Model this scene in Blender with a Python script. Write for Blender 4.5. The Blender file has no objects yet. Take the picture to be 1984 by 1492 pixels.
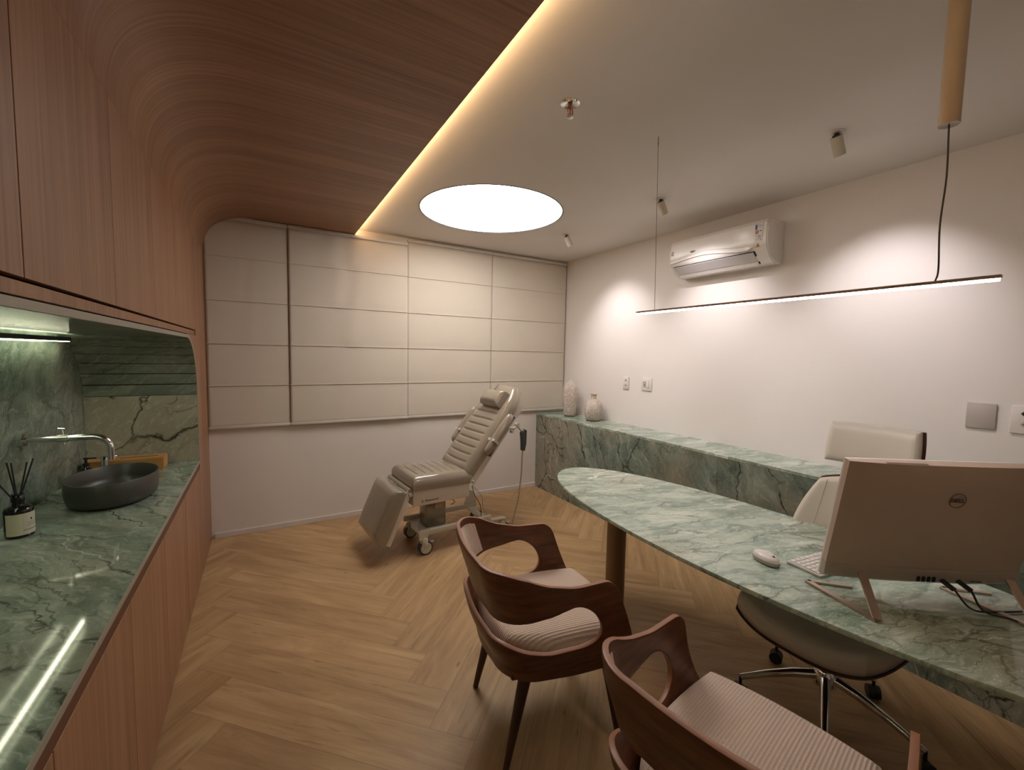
import bpy, bmesh, math, random
from mathutils import Vector, Matrix
random.seed(7)
S = bpy.context.scene
COL = S.collection
PI = math.pi
def R(a): return math.radians(a)

# ------------------------------------------------------------------ camera
CAMH = 1.55
yaw, pitch, roll = 0.5321, 0.0707, 0.0195
FPX = 825.07
cy_, sy_ = math.cos(yaw), math.sin(yaw)
f_ = Vector((sy_*math.cos(pitch), cy_*math.cos(pitch), -math.sin(pitch)))
r_ = Vector((cy_, -sy_, 0)); u_ = r_.cross(f_)
rr = r_*math.cos(roll)+u_*math.sin(roll); uu = -r_*math.sin(roll)+u_*math.cos(roll)
cam = bpy.data.cameras.new('camera'); camo = bpy.data.objects.new('camera', cam); COL.objects.link(camo)
M = Matrix(((rr.x, uu.x, -f_.x, 0), (rr.y, uu.y, -f_.y, 0), (rr.z, uu.z, -f_.z, CAMH), (0, 0, 0, 1)))
camo.matrix_world = M
cam.sensor_width = 36; cam.sensor_fit = 'HORIZONTAL'; cam.lens = 36*FPX/1984
cam.clip_start = 0.02; cam.clip_end = 50
S.camera = camo

# ------------------------------------------------------------------ world, exposure
W = bpy.data.worlds.new('world'); S.world = W; W.use_nodes = True
W.node_tree.nodes['Background'].inputs[0].default_value = (0.9, 0.8, 0.7, 1)
W.node_tree.nodes['Background'].inputs[1].default_value = 0.02
S.view_settings.view_transform = 'Standard'; S.view_settings.look = 'None'
S.view_settings.gamma = 1; S.view_settings.use_curve_mapping = False
S.view_settings.exposure = 0.7
S.cycles.max_bounces = 8; S.cycles.diffuse_bounces = 5; S.cycles.glossy_bounces = 4
S.cycles.use_denoising = True
S.cycles.sample_clamp_indirect = 4

# light levels (watts for lamps, strength for emitting surfaces)
E_DISC, E_SPOT, E_PEND, E_COVE, E_NICHE = 8.5, 27.0, 42.0, 26.0, 14.0

# ------------------------------------------------------------------ room dimensions
XR, XL, YB, YF, ZC = 3.16, -0.376, 4.142, -1.3, 2.658
XNB, YNE, ZCT, ZNC = -0.93, 3.50, 0.80, 1.615      # niche back, niche end, counter top, niche ceiling
XBE, ZBE = 2.78, 0.876                              # bench front and top

# ------------------------------------------------------------------ node helpers
class NT:
    def __init__(s, name):
        s.m = bpy.data.materials.new(name); s.m.use_nodes = True
        s.t = s.m.node_tree; s.n = s.t.nodes; s.l = s.t.links
        s.b = s.n['Principled BSDF']
    def node(s, typ, **kw):
        n = s.n.new(typ)
        for k, v in kw.items(): setattr(n, k, v)
        return n
    def inp(s, n, i, v):
        if v is None: return
        if isinstance(v, bpy.types.NodeSocket): s.l.new(v, n.inputs[i])
        else: n.inputs[i].default_value = v
    def math(s, op, a, b=None, c=None, clamp=False):
        n = s.node('ShaderNodeMath', operation=op); n.use_clamp = clamp
        s.inp(n, 0, a); s.inp(n, 1, b); s.inp(n, 2, c); return n.outputs[0]
    def pos(s):
        return s.node('ShaderNodeTexCoord').outputs['Object']
    def mapping(s, v, scale=(1, 1, 1), rot=(0, 0, 0), loc=(0, 0, 0)):
        n = s.node('ShaderNodeMapping'); s.l.new(v, n.inputs[0])
        n.inputs['Scale'].default_value = scale; n.inputs['Rotation'].default_value = rot; n.inputs['Location'].default_value = loc
        return n.outputs[0]
    def noise(s, v, scale=5, detail=4, rough=.5, dist=0, dim='3D', w=None):
        n = s.node('ShaderNodeTexNoise', noise_dimensions=dim)
        if v is not None: s.l.new(v, n.inputs['Vector'])
        n.inputs['Scale'].default_value = scale; n.inputs['Detail'].default_value = detail
        n.inputs['Roughness'].default_value = rough; n.inputs['Distortion'].default_value = dist
        return n
    def ramp(s, fac, stops, interp='LINEAR'):
        n = s.node('ShaderNodeValToRGB'); s.l.new(fac, n.inputs[0]); cr = n.color_ramp; cr.interpolation = interp
        while len(cr.elements) < len(stops): cr.elements.new(.5)
        for e, (p, c) in zip(cr.elements, stops):
            e.position = p; e.color = (*c, 1) if len(c) == 3 else c
        return n.outputs[0]
    def mix(s, fac, a, b, mode='MIX'):
        n = s.node('ShaderNodeMix', data_type='RGBA', blend_type=mode)
        s.inp(n, 0, fac); s.inp(n, 6, a); s.inp(n, 7, b); return n.outputs[2]
    def bump(s, h, strength=.2, dist=.01):
        n = s.node('ShaderNodeBump'); n.inputs['Strength'].default_value = strength; n.inputs['Distance'].default_value = dist
        s.l.new(h, n.inputs['Height']); s.l.new(n.outputs[0], s.b.inputs['Normal'])
    def set(s, **kw):
        names = dict(col='Base Color', rough='Roughness', metal='Metallic', spec='Specular IOR Level', coat='Coat Weight', coatr='Coat Roughness',
                     trans='Transmission Weight', ior='IOR', emit='Emission Color', emits='Emission Strength', sheen='Sheen Weight', sss='Subsurface Weight')
        for k, v in kw.items():
            if isinstance(v, tuple) and len(v) == 3: v = (*v, 1)
            s.inp(s.b, names[k], v)
        return s.m

def srgb(r, g, b):
    f = lambda c: (c/255/12.92) if c/255 <= .04045 else ((c/255+.055)/1.055)**2.4
    return (f(r), f(g), f(b))
def plain(name, col, rough=.5, metal=0, **kw):
    t = NT(name); v = t.noise(t.pos(), 18, 3)
    c = t.mix(v.outputs[0], (*[x*.95 for x in col], 1), (*[min(1, x*1.05) for x in col], 1))
    return t.set(col=c, rough=rough, metal=metal, **kw)
def emis(name, col, strength):
    t = NT(name); return t.set(col=(.8, .8, .8), emit=col, emits=strength)

def plaster(name, col):
    t = NT(name); p = t.pos(); n = t.noise(p, 3.0, 3); c = t.mix(n.outputs[0], (*[x*.97 for x in col], 1), (*[min(1, x*1.02) for x in col], 1))
    t.set(col=c, rough=.55, spec=.25); n2 = t.noise(p, 220, 3); t.bump(n2.outputs[0], .08, .002); return t.m

def veneer(name, light, dark, sc=(1.2, 70, 1.2), rough=.42):
    t = NT(name); p = t.pos(); m = t.mapping(p, sc)
    n1 = t.noise(m, 1.0, 6, .65); m2 = t.mapping(p, (sc[0]*.5, sc[1]*.14, sc[2]*.5)); n2 = t.noise(m2, 1.0, 3, .5, .3)
    m3 = t.mapping(p, (sc[0]*3, sc[1]*4, sc[2]*3)); n3 = t.noise(m3, 1.0, 3, .6)
    f = t.math('ADD', t.math('MULTIPLY', n1.outputs[0], .6), t.math('MULTIPLY', n2.outputs[0], .4))
    c = t.ramp(f, [(.36, dark), (.62, light)])
    c = t.mix(t.math('MULTIPLY', n3.outputs[0], .25), c, (*[x*.55 for x in dark], 1))
    t.set(col=c, rough=rough, spec=.35); t.bump(n1.outputs[0], .06, .002); return t.m

def stone(name, tone=1.0, rough=.09, rot=(0, 0, 0.5), scale=1.0, warm=0.3, pale=0.0, vein=1.0, wlo=.48, pv=.6):
    t = NT(name); p = t.pos(); q = t.mapping(p, (scale,)*3, rot)
    wn = t.noise(q, 1.6, 4, .6); add = t.node('ShaderNodeVectorMath', operation='MULTIPLY_ADD')
    t.l.new(wn.outputs[1], add.inputs[0]); add.inputs[1].default_value = (.35,)*3; t.l.new(q, add.inputs[2]); wq = add.outputs[0]
    st = t.mapping(wq, (1, 3.2, 2.0))
    base = t.noise(st, 1.7, 8, .62, .6)
    k = tone
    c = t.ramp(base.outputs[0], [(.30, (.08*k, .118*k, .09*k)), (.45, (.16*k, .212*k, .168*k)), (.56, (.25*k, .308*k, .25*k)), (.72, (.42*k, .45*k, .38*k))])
    wm = t.noise(q, .9, 3, .5); wf = t.ramp(wm.outputs[0], [(wlo, (0, 0, 0)), (wlo+.18, (1, 1, 1))])
    c = t.mix(t.math('MULTIPLY', wf, warm), c, (.34*k, .30*k, .22*k, 1))
    fine = t.noise(t.mapping(wq, (1, 5, 3)), 7, 6, .7, 1.2); ff = t.ramp(fine.outputs[0], [(.52, (0, 0, 0)), (.72, (1, 1, 1))])
    c = t.mix(t.math('MULTIPLY', ff, .42+pale), c, (.62*k, .68*k, .60*k, 1))
    # dark branching cracks and pale healed veins: long, sparse, jagged
    jn = t.noise(q, 9, 4, .65); jd = t.node('ShaderNodeVectorMath', operation='MULTIPLY_ADD'); t.l.new(jn.outputs[1], jd.inputs[0]); jd.inputs[1].default_value = (.09,)*3; t.l.new(wq, jd.inputs[2]); jq = jd.outputs[0]
    def crack(v, sc, wdt):
        vo = t.node('ShaderNodeTexVoronoi', feature='DISTANCE_TO_EDGE'); t.l.new(v, vo.inputs['Vector']); vo.inputs['Scale'].default_value = sc
        return t.ramp(vo.outputs['Distance'], [(0, (1, 1, 1)), (wdt*.35, (.6, .6, .6)), (wdt, (0, 0, 0))])
    v1 = crack(t.mapping(jq, (.55, 2.4, 1.5), (.5, .3, .7)), 1.15, .026); msk = t.ramp(t.noise(q, 1.4, 3).outputs[0], [(.38, (0, 0, 0)), (.50, (1, 1, 1))])
    c = t.mix(t.math('MULTIPLY', t.math('MULTIPLY', v1, msk), .9*vein, clamp=True), c, (.035, .035, .025, 1))
    v2 = crack(t.mapping(jq, (.7, 4.2, 2.2), (.9, .2, -.3)), 2.2, .034); msk2 = t.ramp(t.noise(q, 1.1, 3, .5, .5).outputs[0], [(.47, (0, 0, 0)), (.58, (1, 1, 1))])
    c = t.mix(t.math('MULTIPLY', t.math('MULTIPLY', v2, msk2), .75*vein, clamp=True), c, (.06, .05, .03, 1))
    v3 = crack(t.mapping(jq, (.4, 2.6, 1), (0, 0, 1.9)), .9, .012)
    msk3 = t.ramp(t.noise(q, .8, 2).outputs[0], [(.55, (0, 0, 0)), (.62, (1, 1, 1))])
    c = t.mix(t.math('MULTIPLY', t.math('MULTIPLY', v3, msk3), pv), c, (.75*k, .78*k, .70*k, 1))
    return t.set(col=c, rough=rough, spec=.55)

def floor_mat():
    t = NT('oak_herringbone'); p = t.pos(); sp = t.node('ShaderNodeSeparateXYZ'); t.l.new(p, sp.inputs[0])
    w = .2034; k = 1/(math.sqrt(2)*w); A = t.math
    x = A('SUBTRACT', sp.outputs[0], .713); y = A('SUBTRACT', sp.outputs[1], 1.733)
    a = A('MULTIPLY', A('ADD', x, y), k); b = A('MULTIPLY', A('SUBTRACT', y, x), k)
    fa = A('FLOOR', a); fb = A('FLOOR', b); kk = A('FLOORED_MODULO', A('SUBTRACT', fa, fb), 12.0)
    kk = A('FLOOR', A('ADD', kk, .001)); isA = A('LESS_THAN', kk, 5.5)
    startA = A('SUBTRACT', fa, kk); alongA = A('SUBTRACT', a, startA); acrA = A('SUBTRACT', b, fb)
    startB = A('SUBTRACT', fb, A('SUBTRACT', 11.0, kk)); alongB = A('SUBTRACT', b, startB); acrB = A('SUBTRACT', a, fa)
    def sel(u, v): return A('ADD', A('MULTIPLY', u, isA), A('MULTIPLY', v, A('SUBTRACT', 1.0, isA)))
    along = sel(alongA, alongB); acr = sel(acrA, acrB)
    id1 = sel(A('ADD', startA, .5), A('ADD', fa, 40.5)); id2 = sel(A('ADD', fb, .5), A('ADD', startB, 90.5))
    cb = t.node('ShaderNodeCombineXYZ'); t.l.new(id1, cb.inputs[0]); t.l.new(id2, cb.inputs[1])
    wh = t.node('ShaderNodeTexWhiteNoise', noise_dimensions='2D'); t.l.new(cb.outputs[0], wh.inputs['Vector'])
    rnd = wh.outputs['Value']
    g = t.node('ShaderNodeCombineXYZ'); t.l.new(A('MULTIPLY', along, .2), g.inputs[0]); t.l.new(acr, g.inputs[1]); t.l.new(A('MULTIPLY', rnd, 37.0), g.inputs[2])
    gv = g.outputs[0]
    n1 = t.noise(t.mapping(gv, (1.5, 2.0, 1)), 1.0, 6, .6, .9)
    n2 = t.noise(t.mapping(gv, (2.2, 13, 1)), 1.0, 5, .65, .3)
    n3 = t.noise(t.mapping(gv, (1.1, 2.2, 1)), 1.0, 2, .5, .4)
    f = A('ADD', A('MULTIPLY', n1.outputs[0], .75), A('MULTIPLY', n2.outputs[0], .25))
    c = t.ramp(f, [(.30, srgb(148, 116, 82)), (.46, srgb(172, 139, 100)), (.58, srgb(184, 152, 112)), (.74, srgb(200, 170, 132))])
    # darker streak clusters and knots
    ds = t.noise(t.mapping(gv, (1.5, 6, 1)), 1.0, 7, .7, 2.0); df = t.ramp(ds.outputs[0], [(.565, (0, 0, 0)), (.70, (1, 1, 1))])
    c = t.mix(A('MULTIPLY', df, .6), c, (*srgb(98, 70, 46), 1))
    vo = t.node('ShaderNodeTexVoronoi', feature='F1'); t.l.new(t.mapping(gv, (3.2, 1.5, 1)), vo.inputs['Vector']); vo.inputs['Scale'].default_value = 1.0
    kn = t.ramp(vo.outputs['Distance'], [(.03, (1, 1, 1)), (.09, (0, 0, 0))])
    c = t.mix(A('MULTIPLY', kn, .5), c, (*srgb(86, 62, 42), 1))
    tone = t.ramp(rnd, [(0, (.88, .86, .84)), (1, (1.05, 1.05, 1.04))])
    c = t.mix(1.0, c, tone, 'MULTIPLY')
    # seams
    e1 = A('MINIMUM', acr, A('SUBTRACT', 1.0, acr)); e2 = A('MINIMUM', along, A('SUBTRACT', 6.0, along)); e = A('MINIMUM', e1, e2)
    sm = t.ramp(e, [(.004, (1, 1, 1)), (.012, (0, 0, 0))])
    c = t.mix(A('MULTIPLY', sm, .38), c, (*srgb(96, 72, 50), 1))
    t.set(col=c, rough=A('ADD', .36, A('MULTIPLY', n2.outputs[0], .16)), spec=.4)
    t.bump(A('SUBTRACT', n2.outputs[0], A('MULTIPLY', sm, 1.5)), .05, .002)
    return t.m

def knit(name, col):
    t = NT(name); p = t.pos()
    w1 = t.node('ShaderNodeTexWave', wave_type='BANDS', bands_direction='Y'); t.l.new(t.mapping(p, (1, 1, 1)), w1.inputs[0]); w1.inputs['Scale'].default_value = 33; w1.inputs['Distortion'].default_value = .6; w1.inputs['Detail Scale'].default_value = 3
    w2 = t.node('ShaderNodeTexWave', wave_type='BANDS', bands_direction='X'); t.l.new(p, w2.inputs[0]); w2.inputs['Scale'].default_value = 60; w2.inputs['Distortion'].default_value = 1
    h = t.math('ADD', w1.outputs[1], t.math('MULTIPLY', w2.outputs[1], .35))
    c = t.mix(t.math('MULTIPLY', h, .74, clamp=True), (*[x*.80 for x in col], 1), (*col, 1))
    t.set(col=c, rough=.9, spec=.15, sheen=.2); t.bump(h, .45, .004); return t.m

def fabric(name, col):
    t = NT(name); p = t.pos(); n = t.noise(p, 2.2, 4, .5, .3); wv = t.noise(t.mapping(p, (1, 1, 3)), 160, 2)
    sw = t.noise(t.mapping(p, (3.2, 1, 1.1)), 1.0, 3, .5, .8)
    c = t.mix(n.outputs[0], (*[x*.93 for x in col], 1), (*[min(1, x*1.04) for x in col], 1))
    t.set(col=c, rough=.85, spec=.2); t.bump(t.math('ADD', t.math('MULTIPLY', sw.outputs[0], 9.0), wv.outputs[0]), .10, .004); return t.m

def leather(name, col, rough=.25, sc=140, st=.05, coat=0):
    t = NT(name); p = t.pos(); n = t.noise(p, sc, 3); n2 = t.noise(p, 5, 3)
    c = t.mix(n2.outputs[0], (*[x*.93 for x in col], 1), (*[min(1, x*1.05) for x in col], 1))
    t.set(col=c, rough=rough, coat=coat, coatr=.06); t.bump(n.outputs[0], st, .003); return t.m

MT = {}
MT['wall'] = plaster('wall_paint', srgb(222, 215, 209))
MT['ceil'] = plaster('ceiling_paint', srgb(218, 211, 205))
MT['floor'] = floor_mat()
MT['oak'] = veneer('oak_veneer', srgb(170, 127, 97), srgb(128, 90, 65))
MT['oak_dark'] = plain('cabinet_gap', srgb(38, 22, 14), .7)
MT['walnut'] = veneer('walnut_ply', srgb(122, 78, 54), srgb(78, 46, 31), (9, 9, 55), .36)
MT['walnut_edge'] = plain('walnut_ply_edge', srgb(152, 106, 80), .42)
MT['walnut_leg'] = veneer('walnut_leg', srgb(84, 54, 40), srgb(54, 34, 26), (40, 40, 3), .4)
MT['stone_counter'] = stone('green_quartzite_counter', .95, .06, (0, 0, .9), 1.6, .35)
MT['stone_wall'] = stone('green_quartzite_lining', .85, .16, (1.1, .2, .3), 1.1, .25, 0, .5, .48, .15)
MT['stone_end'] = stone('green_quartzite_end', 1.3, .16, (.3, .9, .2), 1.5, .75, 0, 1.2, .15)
MT['stone_table'] = stone('green_quartzite_table', 1.55, .07, (0, 0, .35), 2.0, .3, .12, .75)
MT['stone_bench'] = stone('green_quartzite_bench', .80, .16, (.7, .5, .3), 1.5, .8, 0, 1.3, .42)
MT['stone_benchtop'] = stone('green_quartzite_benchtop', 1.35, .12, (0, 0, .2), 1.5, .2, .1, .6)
MT['stone_edge'] = plain('stone_edge_lit', srgb(150, 146, 134), .35)  # light caught on the stone edges, put in as a paler grey
MT['knit'] = knit('cream_knit', srgb(222, 200, 182))
MT['blind'] = fabric('blind_fabric', srgb(208, 198, 184))
MT['blindbar'] = plain('blind_rail', srgb(205, 198, 190), .5)
MT['vinyl'] = leather('taupe_vinyl', srgb(150, 138, 122), .14, 90, .02, .6)
MT['white_metal'] = plain('white_powder_coat', srgb(214, 205, 196), .35)
MT['cream_paint'] = plain('cream_enamel', srgb(196, 190, 174), .38)
MT['steel'] = plain('brushed_steel', srgb(150, 148, 142), .35, .9)
MT['chrome'] = plain('chrome', (.82, .82, .82), .07, 1)
MT['alu'] = plain('aluminium_warm', srgb(196, 176, 160), .32, .85)
MT['black'] = plain('black_plastic', (.012, .012, .013), .4)
MT['blackgloss'] = plain('black_glass', (.008, .008, .008), .06)
MT['rubber'] = plain('grey_rubber', srgb(58, 60, 62), .6)
MT['grey_remote'] = plain('grey_handset', srgb(70, 72, 70), .45)
MT['white_plastic'] = plain('white_plastic', srgb(226, 220, 214), .22, 0, spec=.5)
MT['white_matte'] = plain('white_matte_plastic', srgb(214, 206, 200), .45)
MT['acvent'] = plain('ac_louvre', srgb(196, 190, 190), .3)
MT['dark_slot'] = plain('dark_slot', (.01, .009, .009), .8)
MT['leather_white'] = leather('white_leather', srgb(214, 204, 190), .38, 120, .05)
MT['leather_seat'] = leather('seat_leather', srgb(190, 178, 166), .38, 120, .05)
MT['darkwood'] = veneer('dark_walnut_shell', srgb(92, 46, 30), srgb(56, 26, 18), (30, 30, 4), .35)
MT['basin'] = plain('dark_grey_ceramic', srgb(66, 65, 60), .38)
MT['bamboo'] = veneer('bamboo', srgb(206, 158, 100), srgb(176, 126, 74), (3, 40, 40), .4)
MT['paper'] = plain('label_paper', srgb(206, 202, 176), .6)
MT['paper2'] = plain('label_paper_printed', srgb(192, 190, 170), .6)
MT['ink'] = plain('ink', srgb(60, 56, 54), .6)
MT['navy'] = plain('navy_ink', srgb(26, 30, 66), .5)
MT['blue'] = plain('blue_label', srgb(40, 70, 150), .5)
MT['orange'] = plain('orange_label', srgb(190, 110, 80), .5)
MT['decal'] = plain('decal_paper', srgb(220, 216, 214), .5)
MT['bronze'] = plain('bronze_metal', srgb(132, 112, 92), .42, .7)
MT['monitor'] = plain('monitor_back', srgb(190, 168, 152), .42, .1)
MT['monitor_lip'] = plain('monitor_lower_band', srgb(178, 164, 150), .4, .1)
MT['screen'] = plain('screen_glass', (.01, .01, .012), .08)
MT['logo'] = plain('logo_grey', srgb(98, 78, 66), .4)
MT['tube'] = plain('beige_tube', srgb(188, 170, 150), .45)
MT['cable_grey'] = plain('cable_grey', srgb(74, 66, 64), .6)
MT['cable_beige'] = plain('cable_beige', srgb(176, 162, 146), .5)
MT['copper'] = plain('sprinkler_brass', srgb(170, 130, 110), .25, .9)
MT['redglass'] = plain('red_bulb', srgb(150, 40, 30), .15)
MT['plate_grey'] = plain('grey_switch_plate', srgb(176, 168, 160), .4)
t = NT('coral_vase'); p = t.pos()
vo = t.node('ShaderNodeTexNoise'); t.l.new(t.mapping(p, (1, 1, .28)), vo.inputs['Vector']); vo.inputs['Scale'].default_value = 95; vo.inputs['Detail'].default_value = 3; vo.inputs['Distortion'].default_value = 2.5
rg = t.ramp(vo.outputs[0], [(.42, (0, 0, 0)), (.56, (1, 1, 1))])
cc = t.mix(rg, (*srgb(182, 164, 150), 1), (*srgb(230, 216, 204), 1)); t.set(col=cc, rough=.8); t.bump(rg, .7, .006); MT['vase'] = t.m

# emitters
MT['led_white'] = emis('led_white', (1, .95, .95), E_PEND)
MT['led_warm'] = emis('led_warm', (1, .66, .32), E_COVE)
MT['led_niche'] = emis('led_niche', (1.0, 1.0, .70), E_NICHE)
MT['spot_face'] = emis('spot_face', (1, .93, .9), 25)
t = NT('disc_membrane'); p = t.pos(); sp = t.node('ShaderNodeVectorMath', operation='LENGTH'); t.l.new(p, sp.inputs[0])
ms = t.ramp(sp.outputs['Value'], [(.25, (.62,)*3), (.50, (1,)*3)]); t.set(col=(.8, .8, .8), emit=(1, .95, .90)); t.l.new(t.math('MULTIPLY', ms, E_DISC), t.b.inputs['Emission Strength']); MT['disc'] = t.m

# ------------------------------------------------------------------ mesh helpers
def link(name, bm, mat, parent=None, loc=(0, 0, 0), rot=None, smooth=True, ang=35, bev=0, mats=None):
    bmesh.ops.recalc_face_normals(bm, faces=bm.faces)
    me = bpy.data.meshes.new(name); bm.to_mesh(me); bm.free()
    me.materials.append(MT[mat])
    for m_ in (mats or []): me.materials.append(MT[m_])
    o = bpy.data.objects.new(name, me); COL.objects.link(o); o.location = loc
    if rot: o.rotation_euler = rot
    if parent: o.parent = parent
    if smooth:
        for p_ in me.polygons: p_.use_smooth = True
        me.set_sharp_from_angle(angle=R(ang))
    return o
def empty(name, loc, rz=0):
    o = bpy.data.objects.new(name, None); COL.objects.link(o); o.location = loc; o.rotation_euler = (0, 0, rz); o.empty_display_size = .05; return o
def tag(o, label, cat, group=None):
    o['label'] = label; o['category'] = cat
    if group: o['group'] = group
    return o
def struct(o): o['kind'] = 'structure'; return o

def box(bm, x0, x1, y0, y1, z0, z1, bev=0, seg=2, mat=None):
    r = bmesh.ops.create_cube(bm, size=1); vs = r['verts']
    for v in vs:
        v.co = Vector(((x0+x1)/2+v.co.x*(x1-x0), (y0+y1)/2+v.co.y*(y1-y0), (z0+z1)/2+v.co.z*(z1-z0)))
    if bev:
        es = list({e for v in vs for e in v.link_edges})
        rr_ = bmesh.ops.bevel(bm, geom=es, offset=bev, segments=seg, profile=.5, affect='EDGES')
        vs = list({v for f in rr_['faces'] for v in f.verts} | {v for v in vs if v.is_valid})
    if mat is not None:
        if isinstance(mat, Matrix): bmesh.ops.transform(bm, matrix=mat, verts=[v for v in vs if v.is_valid])
    return vs
def BX(*a, **k):
    bm = bmesh.new(); box(bm, *a, **k); return bm
def ringsurf(bm, rings, cap0=True, cap1=True, closed=True):
    R_ = [[bm.verts.new(c) for c in ring] for ring in rings]
    n = len(R_[0])
    for a, b in zip(R_, R_[1:]):
        for i in range(n if closed else n-1):
            bm.faces.new((a[i], a[(i+1) % n], b[(i+1) % n], b[i]))
    if cap0: bm.faces.new(R_[0])
    if cap1: bm.faces.new(R_[-1])
    return R_
def tube(bm, pts, r, seg=12, cap=True):
    pts = [Vector(p) for p in pts]; n = len(pts)
    rad = r if isinstance(r, (list, tuple)) else [r]*n
    tan = [(pts[min(i+1, n-1)]-pts[max(i-1, 0)]).normalized() for i in range(n)]
    up = Vector((0, 0, 1)) if abs(tan[0].z) < .9 else Vector((1, 0, 0))
    nrm = tan[0].cross(up).normalized(); rings = []
    for i in range(n):
        if i: 
            nrm = (nrm - tan[i]*nrm.dot(tan[i])).normalized()
        bn = tan[i].cross(nrm)
        rings.append([pts[i]+(nrm*math.cos(2*PI*k/seg)+bn*math.sin(2*PI*k/seg))*rad[i] for k in range(seg)])
    ringsurf(bm, rings, cap, cap)
def smoothpath(pts, n=8):
    P = [Vector(p) for p in pts]; P = [P[0]*2-P[1]]+P+[P[-1]*2-P[-2]]; out = []
    for i in range(1, len(P)-2):
        for k in range(n):
            t_ = k/n; a, b, c, d = P[i-1:i+3]
            out.append(.5*((2*b)+(c-a)*t_+(2*a-5*b+4*c-d)*t_*t_+(3*b-a-3*c+d)*t_**3))
    out.append(P[-2]); return out
def lathe(bm, prof, c=(0, 0, 0), seg=32, sx=1, sy=1, cap0=True, cap1=True):
    rings = [[Vector((c[0]+r*sx*math.cos(2*PI*k/seg), c[1]+r*sy*math.sin(2*PI*k/seg), c[2]+z)) for k in range(seg)] for r, z in prof]
    ringsurf(bm, rings, cap0, cap1)
def cyl(bm, a, b, r, seg=20, r2=None): tube(bm, [a, b], [r, r if r2 is None else r2], seg)
def extrude_poly(bm, pts, fn0, fn1):
    a = [bm.verts.new(fn0(p)) for p in pts]; b = [bm.verts.new(fn1(p)) for p in pts]; n = len(pts)
    bm.faces.new(a); bm.faces.new(b)
    for i in range(n): bm.faces.new((a[i], a[(i+1) % n], b[(i+1) % n], b[i]))
def pad(bm, L, Wd, th, r, nu=24, nv=14, k=.25, taper=None, grooves=(), gdep=.010, gv=.82, crown=.006, bend=0, zb=0, fn=None):
    """upholstered pad: x in [-L/2,L/2], y in [-W/2,W/2]; rounded top edge, flat underside"""
    us = sorted(set([round(-1+2*i/nu, 5) for i in range(nu+1)] + [round(s*(1-e), 5) for s in (-1, 1) for e in (.01, .03, .06, .1)] + [round(g+d, 5) for g in grooves for d in (-.05, -.032, -.018, -.009, 0, .009, .018, .032, .05)]))
    vs = sorted(set([round(-1+2*i/nv, 5) for i in range(nv+1)] + [round(s*(1-e), 5) for s in (-1, 1) for e in (.015, .05, .1, .16)]))
    top = {}; bot = {}
    for i, u in enumerate(us):
        for j, v in enumerate(vs):
            tp = taper(u) if taper else 1
            x = L/2*u*math.sqrt(1-k*v*v/2); y = Wd/2*v*tp*math.sqrt(1-k*u*u/2)
            d = min((1-abs(u))*L/2, (1-abs(v))*Wd/2*tp); q = min(d/r, 1)
            h = math.sqrt(max(0, 1-(1-q)**2)); z = th*(.35+.65*h)
            z += crown*(1-u*u)*(1-v*v)
            if abs(v) < gv:
                for g in grooves: z -= gdep*math.exp(-((u-g)/.018)**2)*(1 if abs(v) < gv-.08 else .5)
            co = Vector((x, y, zb+z-bend*y*y)); cb = Vector((x*.985, y*.985, zb-bend*y*y))
            if fn: co = fn(co); cb = fn(cb)
            top[i, j] = bm.verts.new(co); bot[i, j] = bm.verts.new(cb)
    n, m = len(us), len(vs)
    for i in range(n-1):
        for j in range(m-1):
            bm.faces.new((top[i, j], top[i+1, j], top[i+1, j+1], top[i, j+1])); bm.faces.new((bot[i, j], bot[i, j+1], bot[i+1, j+1], bot[i+1, j]))
    for i in range(n-1):
        bm.faces.new((top[i, 0], bot[i, 0], bot[i+1, 0], top[i+1, 0])); bm.faces.new((top[i, m-1], top[i+1, m-1], bot[i+1, m-1], bot[i, m-1]))
    for j in range(m-1):
        bm.faces.new((top[0, j], top[0, j+1], bot[0, j+1], bot[0, j])); bm.faces.new((top[n-1, j], bot[n-1, j], bot[n-1, j+1], top[n-1, j+1]))
def text(name, body, size, mat, parent, matrix, ext=.0006, shear=0):
    c = bpy.data.curves.new(name, 'FONT'); c.body = body; c.size = size; c.extrude = ext; c.align_x = 'CENTER'; c.align_y = 'CENTER'; c.shear = shear
    c.materials.append(MT[mat]); o = bpy.data.objects.new(name, c); COL.objects.link(o); o.matrix_local = matrix
    bpy.context.view_layer.update(); me = bpy.data.meshes.new_from_object(o); bpy.data.objects.remove(o)
    o = bpy.data.objects.new(name, me); COL.objects.link(o)
    if parent: o.parent = parent
    o.matrix_local = matrix
    return o
def frame(origin, xax, yax):
    x = Vector(xax).normalized(); z = x.cross(Vector(yax)).normalized(); y = z.cross(x)
    return Matrix(((x.x, y.x, z.x, origin[0]), (x.y, y.y, z.y, origin[1]), (x.z, y.z, z.z, origin[2]), (0, 0, 0, 1)))

# ------------------------------------------------------------------ setting
struct(link('floor', BX(-1.1, XR+.1, YF-.1, YB+.1, -.08, 0), 'floor', smooth=False))
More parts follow.
